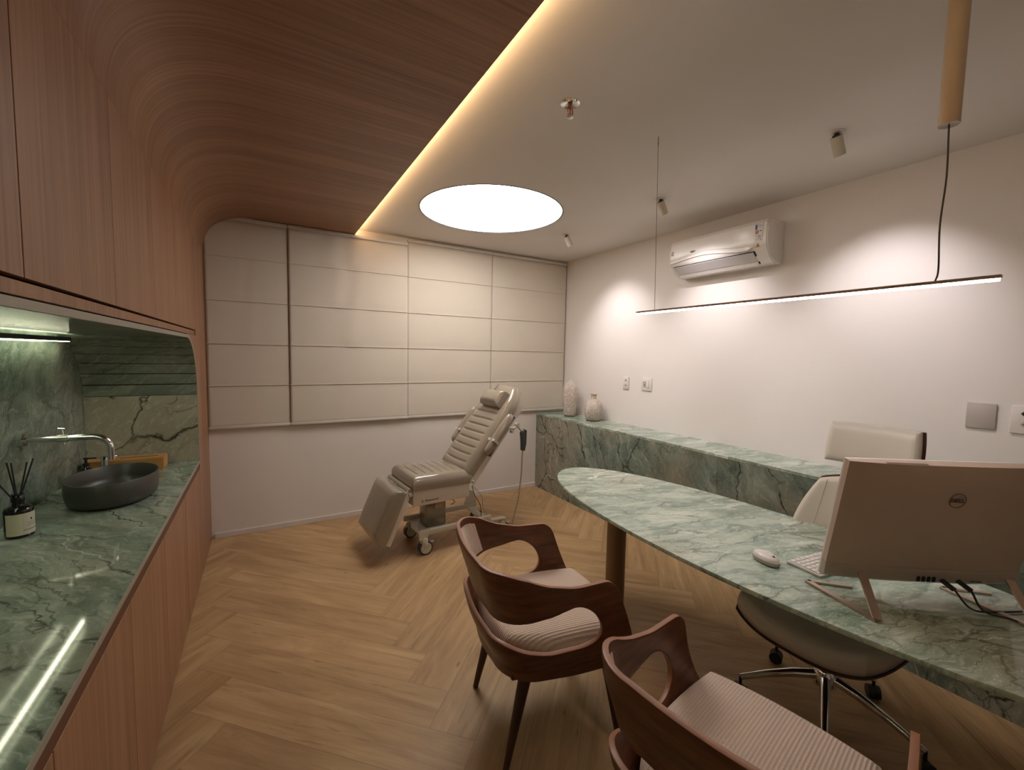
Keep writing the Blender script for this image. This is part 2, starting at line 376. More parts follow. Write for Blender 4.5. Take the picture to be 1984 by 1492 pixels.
# ceiling with a round opening for the recessed disc
DCX, DCY, DR = 1.575, 3.04, .552
bm = bmesh.new()
N = 96
inner = [bm.verts.new((DCX+DR*math.cos(2*PI*k/N), DCY+DR*math.sin(2*PI*k/N), ZC)) for k in range(N)]
x0, x1, y0, y1 = -1.1, XR+.1, YF-.1, YB+.1
def onrect(a):
    dx, dy = math.cos(a), math.sin(a); ts = []
    if dx > 1e-9: ts.append((x1-DCX)/dx)
    if dx < -1e-9: ts.append((x0-DCX)/dx)
    if dy > 1e-9: ts.append((y1-DCY)/dy)
    if dy < -1e-9: ts.append((y0-DCY)/dy)
    t_ = min(ts); return (DCX+dx*t_, DCY+dy*t_, ZC)
outer = [bm.verts.new(onrect(2*PI*k/N)) for k in range(N)]
corners = {}
for k in range(N):
    a, b = outer[k], outer[(k+1) % N]
    fv = [inner[k], inner[(k+1) % N], b]
    if abs(a.co.x-b.co.x) > 1e-5 and abs(a.co.y-b.co.y) > 1e-5:
        cxx = a.co.x if min(abs(a.co.x-x0), abs(a.co.x-x1)) < 1e-4 else b.co.x
        cyy = a.co.y if min(abs(a.co.y-y0), abs(a.co.y-y1)) < 1e-4 else b.co.y
        fv.append(bm.verts.new((cxx, cyy, ZC)))
    fv.append(a); bm.faces.new(fv)
top_in = [bm.verts.new((v.co.x, v.co.y, ZC+.03)) for v in inner]
for k in range(N): bm.faces.new((inner[k], inner[(k+1) % N], top_in[(k+1) % N], top_in[k]))
ceil = struct(link('ceiling', bm, 'ceil', smooth=False))
struct(link('wall_back', BX(-1.1, XR+.1, YB, YB+.12, 0, ZC+.05), 'wall', smooth=False))
struct(link('wall_right', BX(XR, XR+.12, YF-.1, YB, 0, ZC+.05), 'wall', smooth=False))
struct(link('wall_front', BX(-1.1, XR, YF-.12, YF, 0, ZC+.05), 'wall', smooth=False))
struct(link('wall_left', BX(-1.1, XNB-.03, YF, YB, 0, ZC+.05), 'wall', smooth=False))
struct(link('baseboard_back', BX(XL+.02, XBE, YB-.012, YB, 0, .045, bev=.002), 'white_matte', smooth=False))

# oak canopy: rises from the cabinets, curves into the lowered ceiling slab
ZS, XS, CA, CB, CN = 2.604, .746, .38, .31, 2.5
zc0 = ZS-CB
def arcp(i, o=0):
    th = PI/2*i/28; c_, s_ = math.cos(th)**(2/CN), math.sin(th)**(2/CN)
    return (XL+CA-(CA+o)*c_, zc0+(CB+o)*s_)
prof = [(XL, zc0)] + [arcp(i) for i in range(1, 29)] + [(XS, ZS)]
back = [(XS, ZS+.012)] + [arcp(i, .012) for i in range(28, -1, -1)]
bm = bmesh.new(); extrude_poly(bm, prof+back, lambda p: (p[0], YF+.001, p[1]), lambda p: (p[0], YB-.001, p[1]))
struct(link('trim_1', bm, 'oak', ang=30))
# LED cove above the slab edge
o = tag(link('cove_light', BX(XS-.030, XS-.010, YF+.05, YB-.03, ZS+.0125, ZS+.020), 'led_warm', smooth=False), 'warm glowing LED strip hidden in the gap above the oak canopy edge', 'light strip')

# ------------------------------------------------------------------ ceiling disc light
t_ = tag(empty('ceiling_light', (DCX, DCY, ZC)), 'large round glowing white membrane light set in the ceiling', 'ceiling light')
bm = bmesh.new(); lathe(bm, [(DR-.004, .004), (DR-.004, .016)], seg=96); link('diffuser', bm, 'disc', t_)
bm = bmesh.new(); lathe(bm, [(DR-.003, .03), (DR-.003, -.002), (DR+.005, -.002), (DR+.005, 0.0)], seg=96, cap0=False, cap1=False); link('rim', bm, 'rubber', t_)

# ------------------------------------------------------------------ oak cabinets along the left wall
ys = [.56, 1.15, 1.735, 2.29, 2.88, 3.52]
up_lab = ['oak wall cabinet at the near end, cut off by the left frame edge', 'wide oak wall cabinet door above the light bar', 'oak wall cabinet door above the basin tap',
          'narrow oak wall cabinet door, second from the tall end panel', 'oak wall cabinet door beside the tall end cabinet']
lo_lab = ['oak base cabinet under the counter at the bottom left corner', 'oak base cabinet under the counter below the reed diffuser', 'oak base cabinet under the counter in front of the dark basin',
          'oak base cabinet under the counter just past the basin', 'oak base cabinet under the counter touching the tall end cabinet']
for i in range(5):
    a, b = ys[i]+.002, ys[i+1]-.002
    t_ = tag(empty('wall_cabinet', (XL, (a+b)/2, 1.675)), up_lab[i], 'cabinet', 'oak wall cabinets above the niche'); h = (b-a)/2
    link('cabinet_body', BX(XNB+.02, XL*0-.022, -h, h, .004, zc0-1.675-.002) if False else BX(-.52, -.022, -h, h, .004, zc0-1.675-.004), 'oak_dark', t_, smooth=False)
    link('door', BX(-.02, 0, -h, h, 0, zc0-1.675-.0002, bev=.0006, seg=1), 'oak', t_)
    t_ = tag(empty('base_cabinet', (XL, (a+b)/2, 0)), lo_lab[i], 'cabinet', 'oak base cabinets under the counter')
    link('cabinet_body', BX(-.54, -.024, -h, h, .0, .776), 'oak_dark', t_, smooth=False)
    link('door', BX(-.022, .0005, -h, h-(.006 if i == 3 else 0), .012, .7375, bev=.0012, seg=1), 'oak', t_)
YTC = YNE+.022
t_ = tag(empty('tall_cabinet', (XL, YTC, 0)), 'tall narrow oak end cabinet running from floor to canopy beside the blinds', 'cabinet')
link('cabinet_body', BX(-.5, -.022, .004, YB-YTC-.003, 0, zc0-.004), 'oak_dark', t_, smooth=False)
link('door', BX(-.02, .0, .004, .145, .004, zc0-.0002, bev=.0006, seg=1), 'oak', t_)
link('door', BX(-.02, .0, .149, YB-YTC-.003, .004, zc0-.0002, bev=.0006, seg=1), 'oak', t_)
struct(link('trim_2', BX(XL-.02, XL-.004, YF, 3.518, 1.640, 1.668, bev=.001, seg=1), 'oak'))

# ------------------------------------------------------------------ stone niche and counter
o = tag(link('stone_counter', BX(XNB, XL+.001, YF+.02, YNE, .778, ZCT), 'stone_counter', smooth=False), 'polished green stone counter with the dark oval basin on it', 'counter')
link('front_edge', BX(XL+.0011, XL+.003, YF+.02, YNE, .779, ZCT+.0002, bev=.0006, seg=1), 'stone_edge', o)  # paler strip paints the light along the counter edge
MT['reveal_shade'] = plain('reveal_shade_brown', srgb(92, 56, 36), .5)
struct(link('trim_3', BX(XL-.03, XL-.0005, YF+.02, YNE, .738, .7775), 'reveal_shade', smooth=False))  # flush strip; shade of the gap under the counter is in its brown
t_ = tag(empty('stone_niche_lining', (XNB, YNE, ZCT)), 'green stone lining of the counter niche with a ribbed curved far end', 'wall lining')
RN = .37
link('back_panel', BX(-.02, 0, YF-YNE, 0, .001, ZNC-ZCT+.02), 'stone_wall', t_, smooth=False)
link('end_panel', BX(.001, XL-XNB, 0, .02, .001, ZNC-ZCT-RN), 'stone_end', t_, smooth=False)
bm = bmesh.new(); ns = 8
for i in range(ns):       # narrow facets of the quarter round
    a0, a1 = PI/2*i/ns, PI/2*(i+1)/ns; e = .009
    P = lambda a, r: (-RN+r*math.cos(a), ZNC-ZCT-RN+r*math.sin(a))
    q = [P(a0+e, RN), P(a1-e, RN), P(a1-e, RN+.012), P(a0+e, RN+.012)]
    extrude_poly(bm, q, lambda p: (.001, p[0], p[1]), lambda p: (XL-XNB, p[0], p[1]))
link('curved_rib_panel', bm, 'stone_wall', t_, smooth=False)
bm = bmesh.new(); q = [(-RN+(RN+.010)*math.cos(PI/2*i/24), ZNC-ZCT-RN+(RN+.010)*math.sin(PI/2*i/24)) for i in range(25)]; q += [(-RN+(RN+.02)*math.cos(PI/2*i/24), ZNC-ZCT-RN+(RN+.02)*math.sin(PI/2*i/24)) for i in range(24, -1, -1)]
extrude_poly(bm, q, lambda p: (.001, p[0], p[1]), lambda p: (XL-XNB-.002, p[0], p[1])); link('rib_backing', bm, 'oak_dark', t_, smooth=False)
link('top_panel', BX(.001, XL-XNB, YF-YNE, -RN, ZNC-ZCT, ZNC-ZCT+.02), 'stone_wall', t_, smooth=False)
# cut edge of the stone framing the opening, painted pale as if lit
bm = bmesh.new()
op = [(YF-YNE, ZNC-ZCT+.002)] + [(-RN+RN*math.cos(a), ZNC-ZCT-RN+RN*math.sin(a)) for a in [PI/2*i/20 for i in range(20, -1, -1)]] + [(0, .0)]
oo = [(.018, 0)] + [(-RN+(RN+.018)*math.cos(a), ZNC-ZCT-RN+(RN+.018)*math.sin(a)) for a in [PI/2*i/20 for i in range(0, 21)]] + [(YF-YNE, ZNC-ZCT+.022)]
extrude_poly(bm, op+oo, lambda p: (XL-XNB, p[0], p[1]), lambda p: (XL-XNB+.004, p[0], p[1])); link('opening_edge', bm, 'stone_edge', t_, smooth=False)
# oak infill outside the rounded corner of the opening
bm = bmesh.new(); q = [(-RN+(RN+.018)*math.cos(a), ZNC-ZCT-RN+(RN+.018)*math.sin(a)) for a in [PI/2*i/20 for i in range(0, 21)]] + [(-RN, 1.64-ZCT), (0, 1.64-ZCT)]
q = [(-RN+(RN+.019)*math.cos(a), ZNC-ZCT-RN+(RN+.019)*math.sin(a)) for a in [PI/2*i/20 for i in range(0, 21)]] + [(-RN, .8375), (.0185, .8375)]
extrude_poly(bm, q, lambda p: (XL-XNB-.012, p[0]*.999, p[1]), lambda p: (XL-XNB+.002, p[0]*.999, p[1])); link('corner_infill', bm, 'oak', t_, smooth=False)

# light bar in the niche
t_ = tag(empty('niche_light', (XNB+.045, 3.16, ZNC-.03)), 'slim black LED light bar glowing under the top of the stone niche', 'light bar')
hb_ = BX(-.010, .010, -4.0, .0, -.009, .006); box(hb_, .0095, .0115, -4.0, .0, -.009, .0125); link('housing', hb_, 'black', t_, smooth=False)
link('diffuser', BX(-.006, .007, -4.0, -.003, -.012, -.0092), 'led_niche', t_, smooth=False)
link('diffuser', BX(-.006, .006, -4.0, -.003, .0062, .009), 'led_niche', t_, smooth=False)
link('bracket', BX(-.045, -.008, -.06, -.045, -.003, .003), 'black', t_, smooth=False)

# ------------------------------------------------------------------ counter things
# basin
t_ = tag(empty('vessel_basin', (-.645, 2.79, ZCT+.0005)), 'dark grey oval vessel basin standing on the green counter', 'basin')
bm = bmesh.new(); lathe(bm, [(.10, 0), (.140, .001), (.156, .008), (.166, .022), (.171, .05), (.173, .12), (.1715, .1225), (.168, .1225), (.166, .12), (.163, .06), (.155, .035), (.13, .02), (.02, .016)], seg=64, sx=1, sy=1.36)
link('bowl', bm, 'basin', t_, ang=50)
bm = bmesh.new(); lathe(bm, [(.022, .0165), (.022, .020), (.012, .022)], seg=24); link('drain', bm, 'chrome', t_)
# wall spout
FY = 2.72; fz = 1.125
t_ = tag(empty('wall_tap', (XNB+.0005, FY, fz)), 'chrome wall tap with a cross lever and curved spout over the basin', 'tap')
bm = bmesh.new(); cyl(bm, (0, 0, 0), (.010, 0, 0), .036, 28); cyl(bm, (.010, 0, 0), (.014, 0, 0), .026, 28); link('wall_flange', bm, 'chrome', t_)
bm = bmesh.new(); pts = [(.014, 0, 0), (.235, 0, 0)] + [(.235+.06*math.sin(a), 0, -.06+.06*math.cos(a)) for a in [PI/2*i/12 for i in range(1, 13)]] + [(.295, 0, -.115)]
tube(bm, pts, .0140, 18); link('spout', bm, 'chrome', t_)
bm = bmesh.new(); cyl(bm, (.118, 0, 0), (.150, 0, 0), .018, 20); link('valve_collar', bm, 'chrome', t_)
bm = bmesh.new(); cyl(bm, (.134, 0, .01), (.130, 0, .045), .0045, 12); cyl(bm, (.118, 0, .046), (.140, 0, .044), .0045, 12); cyl(bm, (.134, 0, -.01), (.136, 0, -.03), .004, 12); link('lever', bm, 'chrome', t_)
# reed diffuser
t_ = tag(empty('reed_diffuser', (-.835, 2.385, ZCT+.0005)), 'black glass reed diffuser bottle with a pale label and black sticks', 'reed diffuser')
bm = bmesh.new(); lathe(bm, [(.030, 0), (.0385, .002), (.041, .008), (.041, .104), (.038, .114), (.026, .120), (.018, .123), (.0165, .128), (.0165, .138), (.019, .139), (.019, .162), (.0175, .164), (.0175, .168), (.006, .168)], seg=40); link('bottle', bm, 'blackgloss', t_, ang=50)
bm = bmesh.new(); arc = [(.0418, PI*(-.35)+PI*1.3*i/30) for i in range(31)]
def labelstrip(bm, a0, a1, z0, z1, r0=.0412, r1=.0419):
    n = 16; q = []
    rings = []
    for i in range(n+1):
        a = a0+(a1-a0)*i/n; c_, s_ = math.cos(a), math.sin(a)
        rings.append([Vector((r0*c_, r0*s_, z0)), Vector((r1*c_, r1*s_, z0)), Vector((r1*c_, r1*s_, z1)), Vector((r0*c_, r0*s_, z1))])
    ringsurf(bm, rings)
labelstrip(bm, -2.2, -1.05, .012, .096); link('label', bm, 'paper', t_, ang=20)
bm = bmesh.new(); labelstrip(bm, -1.05, .6, .012, .096); lb = link('label', bm, 'paper2', t_, ang=20)
bm = bmesh.new(); labelstrip(bm, -1.0, .2, .029, .031, .0419, .0422); labelstrip(bm, -.75, .1, .046, .047, .0419, .0422); labelstrip(bm, -.7, .0, .052, .053, .0419, .0422); labelstrip(bm, -.75, .1, .058, .0588, .0419, .0422); labelstrip(bm, -.45, -.3, .066, .074, .0419, .0422); link('label_print', bm, 'ink', lb, ang=20)
for (dx, dy, h) in [(-.045, -.075, .265), (-.02, -.01, .285), (-.014, .006, .28), (.022, .028, .275), (.036, .04, .285), (.03, .045, .27)]:
    bm = bmesh.new(); s_ = random.uniform(.8, 1.2); cyl(bm, (-dx*.15, -dy*.15, .10), (dx, dy, h+.012), .0028, 8); link('reed', bm, 'black', t_)
# soap pump
t_ = tag(empty('soap_dispenser', (-.825, 3.10, ZCT+.0005)), 'small black pump bottle behind the basin, left of the wooden holder', 'soap dispenser')
bm = bmesh.new(); lathe(bm, [(.020, 0), (.026, .003), (.026, .085), (.020, .096), (.012, .100), (.010, .108)], seg=28); link('bottle', bm, 'blackgloss', t_, ang=50)
bm = bmesh.new(); lathe(bm, [(.0145, .108), (.0145, .122), (.006, .124), (.006, .142), (.010, .144), (.010, .152)], seg=20); box(bm, .0, .042, -.005, .005, .145, .151); link('pump', bm, 'black', t_)
# wooden holder
t_ = tag(empty('wooden_holder', (-.72, 3.41, ZCT+.0005)), 'light bamboo holder with a long slot against the niche end wall', 'wooden holder')
bm = bmesh.new()
pl = [(-.185, -.07), (-.11, -.07), (-.07, -.085), (.185, -.085), (.185, .05), (-.07, .05), (-.11, .02), (-.185, .02)]
sl = .078
extrude_poly(bm, pl, lambda p: (p[0], p[1], 0), lambda p: (p[0], p[1], sl)); bmesh.ops.bevel(bm, geom=bm.edges[:], offset=.004, segments=2, affect='EDGES'); link('body', bm, 'bamboo', t_)
link('slot', BX(-.03, .15, -.03, -.018, sl-.002, sl+.0006), 'dark_slot', t_, smooth=False)
# chrome lever
t_ = tag(empty('mixer_lever', (-.795, 3.285, ZCT+.0005)), 'small chrome mixer lever with a flat handle beside the wooden holder', 'tap lever')
bm = bmesh.new(); lathe(bm, [(.020, 0), (.020, .006), (.017, .008), (.017, .085), (.0175, .087), (.0175, .118), (.015, .120)], seg=28); link('column', bm, 'chrome', t_, ang=40)
bm = bmesh.new(); box(bm, .0, .075, -.006, .006, .112, .119, bev=.002); link('handle', bm, 'chrome', t_)

# ------------------------------------------------------------------ blinds
rows = [2.60, 2.285, 1.94, 1.596, 1.257, .912]
blabs = ['cream roman blind panel half covered by the oak end cabinet', 'wide cream roman blind panel hanging forward under the canopy corner, creased', 'cream roman blind panel in the middle, behind the treatment chair',
         'cream roman blind panel at the right end by the wall corner and vases']
def blind(xa, xb, off, lab, ztop, seed):
    rnd = random.Random(seed)
    t_ = tag(empty('roman_blind', ((xa+xb)/2, YB-.001, .906)), lab, 'roman blind', 'cream roman blinds across the back wall')
    w = xb-xa; nx = max(24, int(w/.02)); zs = []
    rl = [ztop]+rows[1:]
    for k in range(5):
        za, zb = rl[k], rl[k+1]
        for q in range(10): zs.append((k, q/10, za+(zb-za)*q/10))
    zs.append((4, 1.0, rl[5]))
    fld = [rnd.uniform(-1, 1) for _ in range(12)]
    amp = [.0018, .0062, .0006, .0005][seed]
    bm = bmesh.new(); rings = []
    for (k, q, z) in zs:
        row = []
        for i in range(nx+1):
            x = -w/2+w*i/nx; u = (x+w/2)/w
            d = .0016*math.sin(PI*q)
            d += .0045*(1-q)*0
            lobe = math.exp(-((u-.40-.08*math.sin(k))/.16)**2)
            d += amp*lobe*math.sin(u*(24+7*math.sin(k*2.1))+k*1.7+q*1.9+fld[k])*(.35+.65*abs(math.cos(PI*q*.5+k)))*(1 if k < 3 else .45)
            step = .0035*(q)          # each row laps slightly over the one below
            row.append(Vector((x, -(off+.004+d+step), z-.906)))
        rings.append(row)
        if q == .9 and k < 4:
            zz = z-.034*.55
    ringsurf(bm, rings, False, False, closed=False)
    for v in bm.verts[:]: pass
    o = link('fabric', bm, 'blind', t_, ang=25)
    md = o.modifiers.new('thick', 'SOLIDIFY'); md.thickness = .0025; md.offset = 1
    # seams with a stiffener pocket
    for z in rl[1:5]:
        link('seam', BX(-w/2, w/2, -(off+.0135), -(off+.006), z-.906-.0032, z-.906+.0008, bev=.001, seg=1), 'blind', t_)
    link('bottom_bar', BX(-w/2, w/2, -(off+.020), -(off+.004), 0, .022, bev=.003), 'blindbar', t_)
    link('head_rail', BX(-w/2, w/2, -(off+.022), -(.001), ztop-.906, ztop-.906+.028, bev=.003), 'blindbar', t_)
blind(XL+.002, .2085, .012, blabs[0], 2.572, 0)
blind(.2095, 1.2305, .022, blabs[1], 2.572, 1)
blind(1.232, 2.155, .012, blabs[2], 2.612, 2)
blind(2.157, 3.150, .012, blabs[3], 2.612, 3)

# ------------------------------------------------------------------ stone bench along the right wall
t_ = tag(empty('stone_bench', (XBE, YB, 0)), 'long green stone ledge cabinet with dark veins along the right wall', 'stone ledge')
seams = [0, -1.16, -2.32, -3.48, YF-YB+.01]
for i in range(4):
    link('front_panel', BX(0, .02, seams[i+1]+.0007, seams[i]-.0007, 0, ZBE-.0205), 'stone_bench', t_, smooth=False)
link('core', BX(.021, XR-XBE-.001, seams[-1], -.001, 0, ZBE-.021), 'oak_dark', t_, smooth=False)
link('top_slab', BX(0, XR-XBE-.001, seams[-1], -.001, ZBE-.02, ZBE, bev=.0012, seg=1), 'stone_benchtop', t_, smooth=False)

# vases
t_ = tag(empty('vase', (2.985, 3.775, ZBE+.0005)), 'tall pointed cream textured vase in the corner on the green ledge', 'vase')
bm = bmesh.new(); pr = [(.050, 0), (.062, .004), (.068, .03), (.080, .10), (.089, .18), (.091, .25), (.086, .31), (.070, .355), (.045, .385), (.022, .402), (.014, .412), (.010, .412), (.008, .38)]
lathe(bm, [(r*.97, z*.985) for r, z in pr], seg=48); link('body', bm, 'vase', t_, ang=60)
bm = bmesh.new(); lathe(bm, [(.049, 0), (.0625, .0), (.0635, .008), (.05, .010)], seg=40); link('foot', bm, 'cable_grey', t_)
t_ = tag(empty('vase', (3.005, 3.405, ZBE+.0005)), 'squat round cream textured vase with a short neck on the green ledge', 'vase')
bm = bmesh.new(); lathe(bm, [(.060, 0), (.070, .005), (.084, .035), (.096, .08), (.099, .115), (.092, .16), (.070, .20), (.040, .222), (.030, .228)], seg=48, cap1=False); link('body', bm, 'vase', t_, ang=60)
bm = bmesh.new(); lathe(bm, [(.030, .224), (.027, .235), (.027, .270), (.035, .277), (.035, .281), (.030, .281), (.022, .27), (.022, .23)], seg=36); link('neck', bm, 'tube', t_, ang=40)
bm = bmesh.new(); lathe(bm, [(.058, 0), (.0705, .0), (.072, .008), (.05, .010)], seg=40); link('foot', bm, 'cable_grey', t_)

# ------------------------------------------------------------------ wall plates
def plate(name, y, z, w, h, lab, cat, kind, mat='white_matte'):
    t_ = tag(empty(name, (XR, y, z)), lab, cat)
    link('cover_plate', BX(-.009, 0, -w/2, w/2, -h/2, h/2, bev=.002), mat, t_)
    if kind == 'outlet2':
        for dz in (.028, -.022):
            bm = bmesh.new(); pts = [(.017*math.cos(2*PI*i/6)*1.0, .012*math.sin(2*PI*i/6)) for i in range(6)]
            extrude_poly(bm, pts, lambda p: (-.0105, p[0], dz+p[1]), lambda p: (-.0085, p[0], dz+p[1])); s = link('socket', bm, 'plate_grey', t_, smooth=False)
            bm = bmesh.new(); [cyl(bm, (-.011, q, dz), (-.009, q, dz), .0024, 8) for q in (-.009, 0, .009)]; link('pin_holes', bm, 'dark_slot', s)
    if kind == 'switch':
        link('rocker', BX(-.0135, -.009, -.030, -.004, -.035, .035, bev=.002), mat, t_)
        link('socket', BX(-.0105, -.009, .006, .036, -.026, .026, bev=.004), 'plate_grey', t_)
        link('slot', BX(-.011, -.0106, .010, .034, -.010, -.006), 'dark_slot', t_, smooth=False)
plate('wall_outlet', 3.10, 1.290, .078, .125, 'narrow white wall outlet with two sockets, left of the light switch', 'outlet', 'outlet2')
plate('light_switch', 2.835, 1.296, .125, .125, 'square white light switch plate with one rocker above the ledge', 'switch', 'switch')
plate('blank_plate', .645, 1.287, .105, .130, 'blank square grey cover plate right of the office chair headrest', 'cover plate', '', 'plate_grey')
plate('wall_outlet', .492, 1.285, .105, .135, 'wall outlet with black sockets cut off by the right frame edge', 'outlet', '')
t_ = [o for o in COL.objects if o.name == 'wall_outlet.001'][0]
for dz, m_ in ((.030, 'black'), (-.022, 'plate_grey')):
    bm = bmesh.new(); pts = [(.021*math.cos(2*PI*i/6), .0145*math.sin(2*PI*i/6)) for i in range(6)]
    extrude_poly(bm, pts, lambda p: (-.0112, p[0], dz+p[1]), lambda p: (-.0085, p[0], dz+p[1])); s = link('socket', bm, m_, t_, smooth=False)
    bm = bmesh.new(); [cyl(bm, (-.0118, q, dz), (-.0105, q, dz), .0026, 8) for q in (-.010, 0, .010)]; link('pin_holes', bm, 'dark_slot', s)

# ------------------------------------------------------------------ air conditioner
AY0, AY1, AZ0, AZ1, AD = 1.665, 2.465, 2.222, 2.515, .205
t_ = tag(empty('air_conditioner', (XR, (AY0+AY1)/2, AZ0)), 'white split air conditioner with a wavy front line on the right wall', 'air conditioner')
hw = (AY1-AY0)/2; H_ = AZ1-AZ0
pf = [(0, H_), (-.150, H_), (-.185, H_-.010), (-.202, H_-.035), (-.205, .16), (-.203, .105), (-.196, .085), (-.150, .030), (-.115, .008), (-.090, 0), (0, 0)]
bm = bmesh.new(); extrude_poly(bm, pf, lambda p: (p[0], -hw, p[1]), lambda p: (p[0], hw, p[1]))
bmesh.ops.bevel(bm, geom=[e for e in bm.edges if abs(e.verts[0].co.y-e.verts[1].co.y) < 1e-6], offset=.010, segments=3, affect='EDGES')
link('body', bm, 'white_plastic', t_, ang=28)
# wavy raised swoosh on the front
bm = bmesh.new(); nn = 60
def wav(u): return .128+.016*math.sin((u-.15)*2*PI*.95)-.010*u
rings = []
for i in range(nn+1):
    u = i/nn; y = hw-.012-u*(2*hw-.10); zt_ = wav(u)+.012+.010*math.sin(PI*u); zb_ = wav(u)-.014
    if u > .93: zb_ += (u-.93)/.07*.018
    rings.append([Vector((-.2045, y, zb_-.004)), Vector((-.2115, y, zb_)), Vector((-.2095, y, zt_-.004)), Vector((-.2045, y, zt_))])
ringsurf(bm, rings); link('swoosh', bm, 'white_plastic', t_, ang=30)
bm = bmesh.new()
def acq(bm, s0, s1, y0, y1, off):   # panel between two points of the lower slanted profile
    a, b = Vector((-.203, 0, .083)), Vector((-.110, 0, .002)); d = b-a; nrm = Vector((-d.z, 0, d.x)).normalized(); nrm = nrm if nrm.x < 0 else -nrm
    p0 = a+d*s0; p1 = a+d*s1; vs = []
    for o_ in (0, off):
        vs.append([Vector((p.x, y, p.z))+nrm*o_ for p, y in ((p0, y0), (p0, y1), (p1, y1), (p1, y0))])
    ringsurf(bm, vs)
acq(bm, .06, 1.0, -hw+.088, hw-.035, .0015); link('outlet_recess', bm, 'dark_slot', t_, smooth=False)
bm = bmesh.new(); acq(bm, .11, .74, -hw+.098, hw-.04, .006); lv = link('louvre', bm, 'acvent', t_, smooth=False)
bm = bmesh.new(); acq(bm, .80, 1.04, -hw+.098, hw-.04, .005); link('louvre', bm, 'white_plastic', t_, smooth=False)
Fm = lambda y, z, x=-.2065: frame((x, y, z), (0, -1, 0), (0, 0, 1))
text('brand_lettering', 'elgin', .026, 'ink', t_, Fm(.18, .172))
text('model_lettering', 'inverter', .010, 'ink', t_, Fm(-.285, .112))
lb = link('energy_label', BX(-.2065, -.2045, -hw+.035, -hw+.088, .135, .255), 'decal', t_, smooth=False)
link('label_block', BX(-.2072, -.2060, -hw+.072, -hw+.086, .220, .252), 'blue', lb, smooth=False)
link('label_block', BX(-.2072, -.2060, -hw+.062, -hw+.084, .190, .210), 'orange', lb, smooth=False)
for (a, b, c_, d_) in [(.040, .068, .246, .248), (.040, .066, .238, .240), (.042, .060, .228, .2295), (.064, .084, .212, .215), (.042, .056, .204, .210), (.060, .084, .176, .1775), (.060, .062, .152, .176), (.040, .056, .170, .172), (.042, .046, .145, .152), (.064, .084, .150, .1515), (.050, .052, .15, .182)]:
    link('label_print', BX(-.2071, -.2060, -hw+a, -hw+b, c_, d_), 'ink', lb, smooth=False)
bm = bmesh.new(); extrude_poly(bm, [(-hw+.050, .100), (-hw+.078, .100), (-hw+.064, .126)], lambda p: (-.2068, p[0], p[1]), lambda p: (-.2045, p[0], p[1])); wl = link('warning_triangle', bm, 'orange', t_, smooth=False)
link('warning_mark', BX(-.2074, -.2066, -hw+.0625, -hw+.0655, .104, .118), 'ink', wl, smooth=False)
lb = link('small_label', BX(-.2065, -.2045, hw-.040, hw-.014, .165, .205), 'decal', t_, smooth=False)
link('label_block', BX(-.2072, -.2060, hw-.036, hw-.018, .172, .181), 'orange', lb, smooth=False)
link('label_print', BX(-.2072, -.2060, hw-.036, hw-.018, .188, .190), 'ink', lb, smooth=False); link('label_print', BX(-.2072, -.2060, hw-.034, hw-.022, .194, .200), 'ink', lb, smooth=False)

# ------------------------------------------------------------------ spots
slab = ['small adjustable ceiling spotlight nearest the blinds, aimed at the corner wall', 'small adjustable ceiling spotlight left of the air conditioner, behind the pendant wire', 'small adjustable ceiling spotlight right of the air conditioner, nearest the camera']
for i, y in enumerate((3.197, 2.127, 1.067)):
    t_ = tag(empty('spotlight', (2.43, y, ZC)), slab[i], 'spotlight', 'white spotlights facing the right wall')
    bm = bmesh.new(); lathe(bm, [(.036, 0), (.036, -.003), (.034, -.0045)], seg=32); link('ceiling_plate', bm, 'white_matte', t_)
    bm = bmesh.new(); cyl(bm, (0, 0, -.004), (0, 0, -.020), .010, 16); cyl(bm, (0, -.014, -.020), (0, .014, -.020), .009, 16); link('swivel', bm, 'black', t_)
    d = Vector((.55, 0, -.83)).normalized(); a = Vector((-.004, 0, -.016)); Pm = lambda s, r=0: a+d*s
    bm = bmesh.new(); tube(bm, [Pm(.004), Pm(.005), Pm(.094), Pm(.094), Pm(.088)], [.020, .026, .026, .0225, .0222], 28); link('lamp_head', bm, 'cream_paint', t_, ang=40)
    bm = bmesh.new(); tube(bm, [Pm(.0935), Pm(.0945)], [.021, .021], 24); link('lens', bm, 'spot_face', t_)
    L = bpy.data.lights.new('spot_lamp', 'SPOT'); L.energy = E_SPOT*(1.0 if i else .9); L.color = (1, .93, .97); L.spot_size = R(80); L.spot_blend = 1.0; L.shadow_soft_size = .018
    lo = bpy.data.objects.new('spot_lamp', L); COL.objects.link(lo); lo.parent = t_; lo.location = a+d*.112
    aim = Vector((.575, 0, -.82)); lo.rotation_euler = aim.to_track_quat('-Z', 'Y').to_euler()

# sprinkler
t_ = tag(empty('fire_sprinkler', (1.192, 1.567, ZC)), 'chrome fire sprinkler head with a red bulb in the ceiling', 'sprinkler')
bm = bmesh.new(); lathe(bm, [(.042, 0), (.042, -.003), (.034, -.007), (.022, -.004), (.012, -.004)], seg=36); link('escutcheon', bm, 'chrome', t_, ang=40)
bm = bmesh.new(); lathe(bm, [(.011, -.002), (.011, -.020), (.008, -.022)], seg=20)
for s in (-1, 1): tube(bm, [(.009*s, 0, -.018), (.014*s, 0, -.032), (.012*s, 0, -.048), (.004*s, 0, -.056)], .0028, 8)
link('frame_arms', bm, 'copper', t_)
bm = bmesh.new(); cyl(bm, (0, 0, -.021), (0, 0, -.052), .0032, 10); link('glass_bulb', bm, 'redglass', t_)
bm = bmesh.new(); lathe(bm, [(.005, -.054), (.016, -.058), (.016, -.060), (.004, -.061)], seg=24); link('deflector', bm, 'chrome', t_)

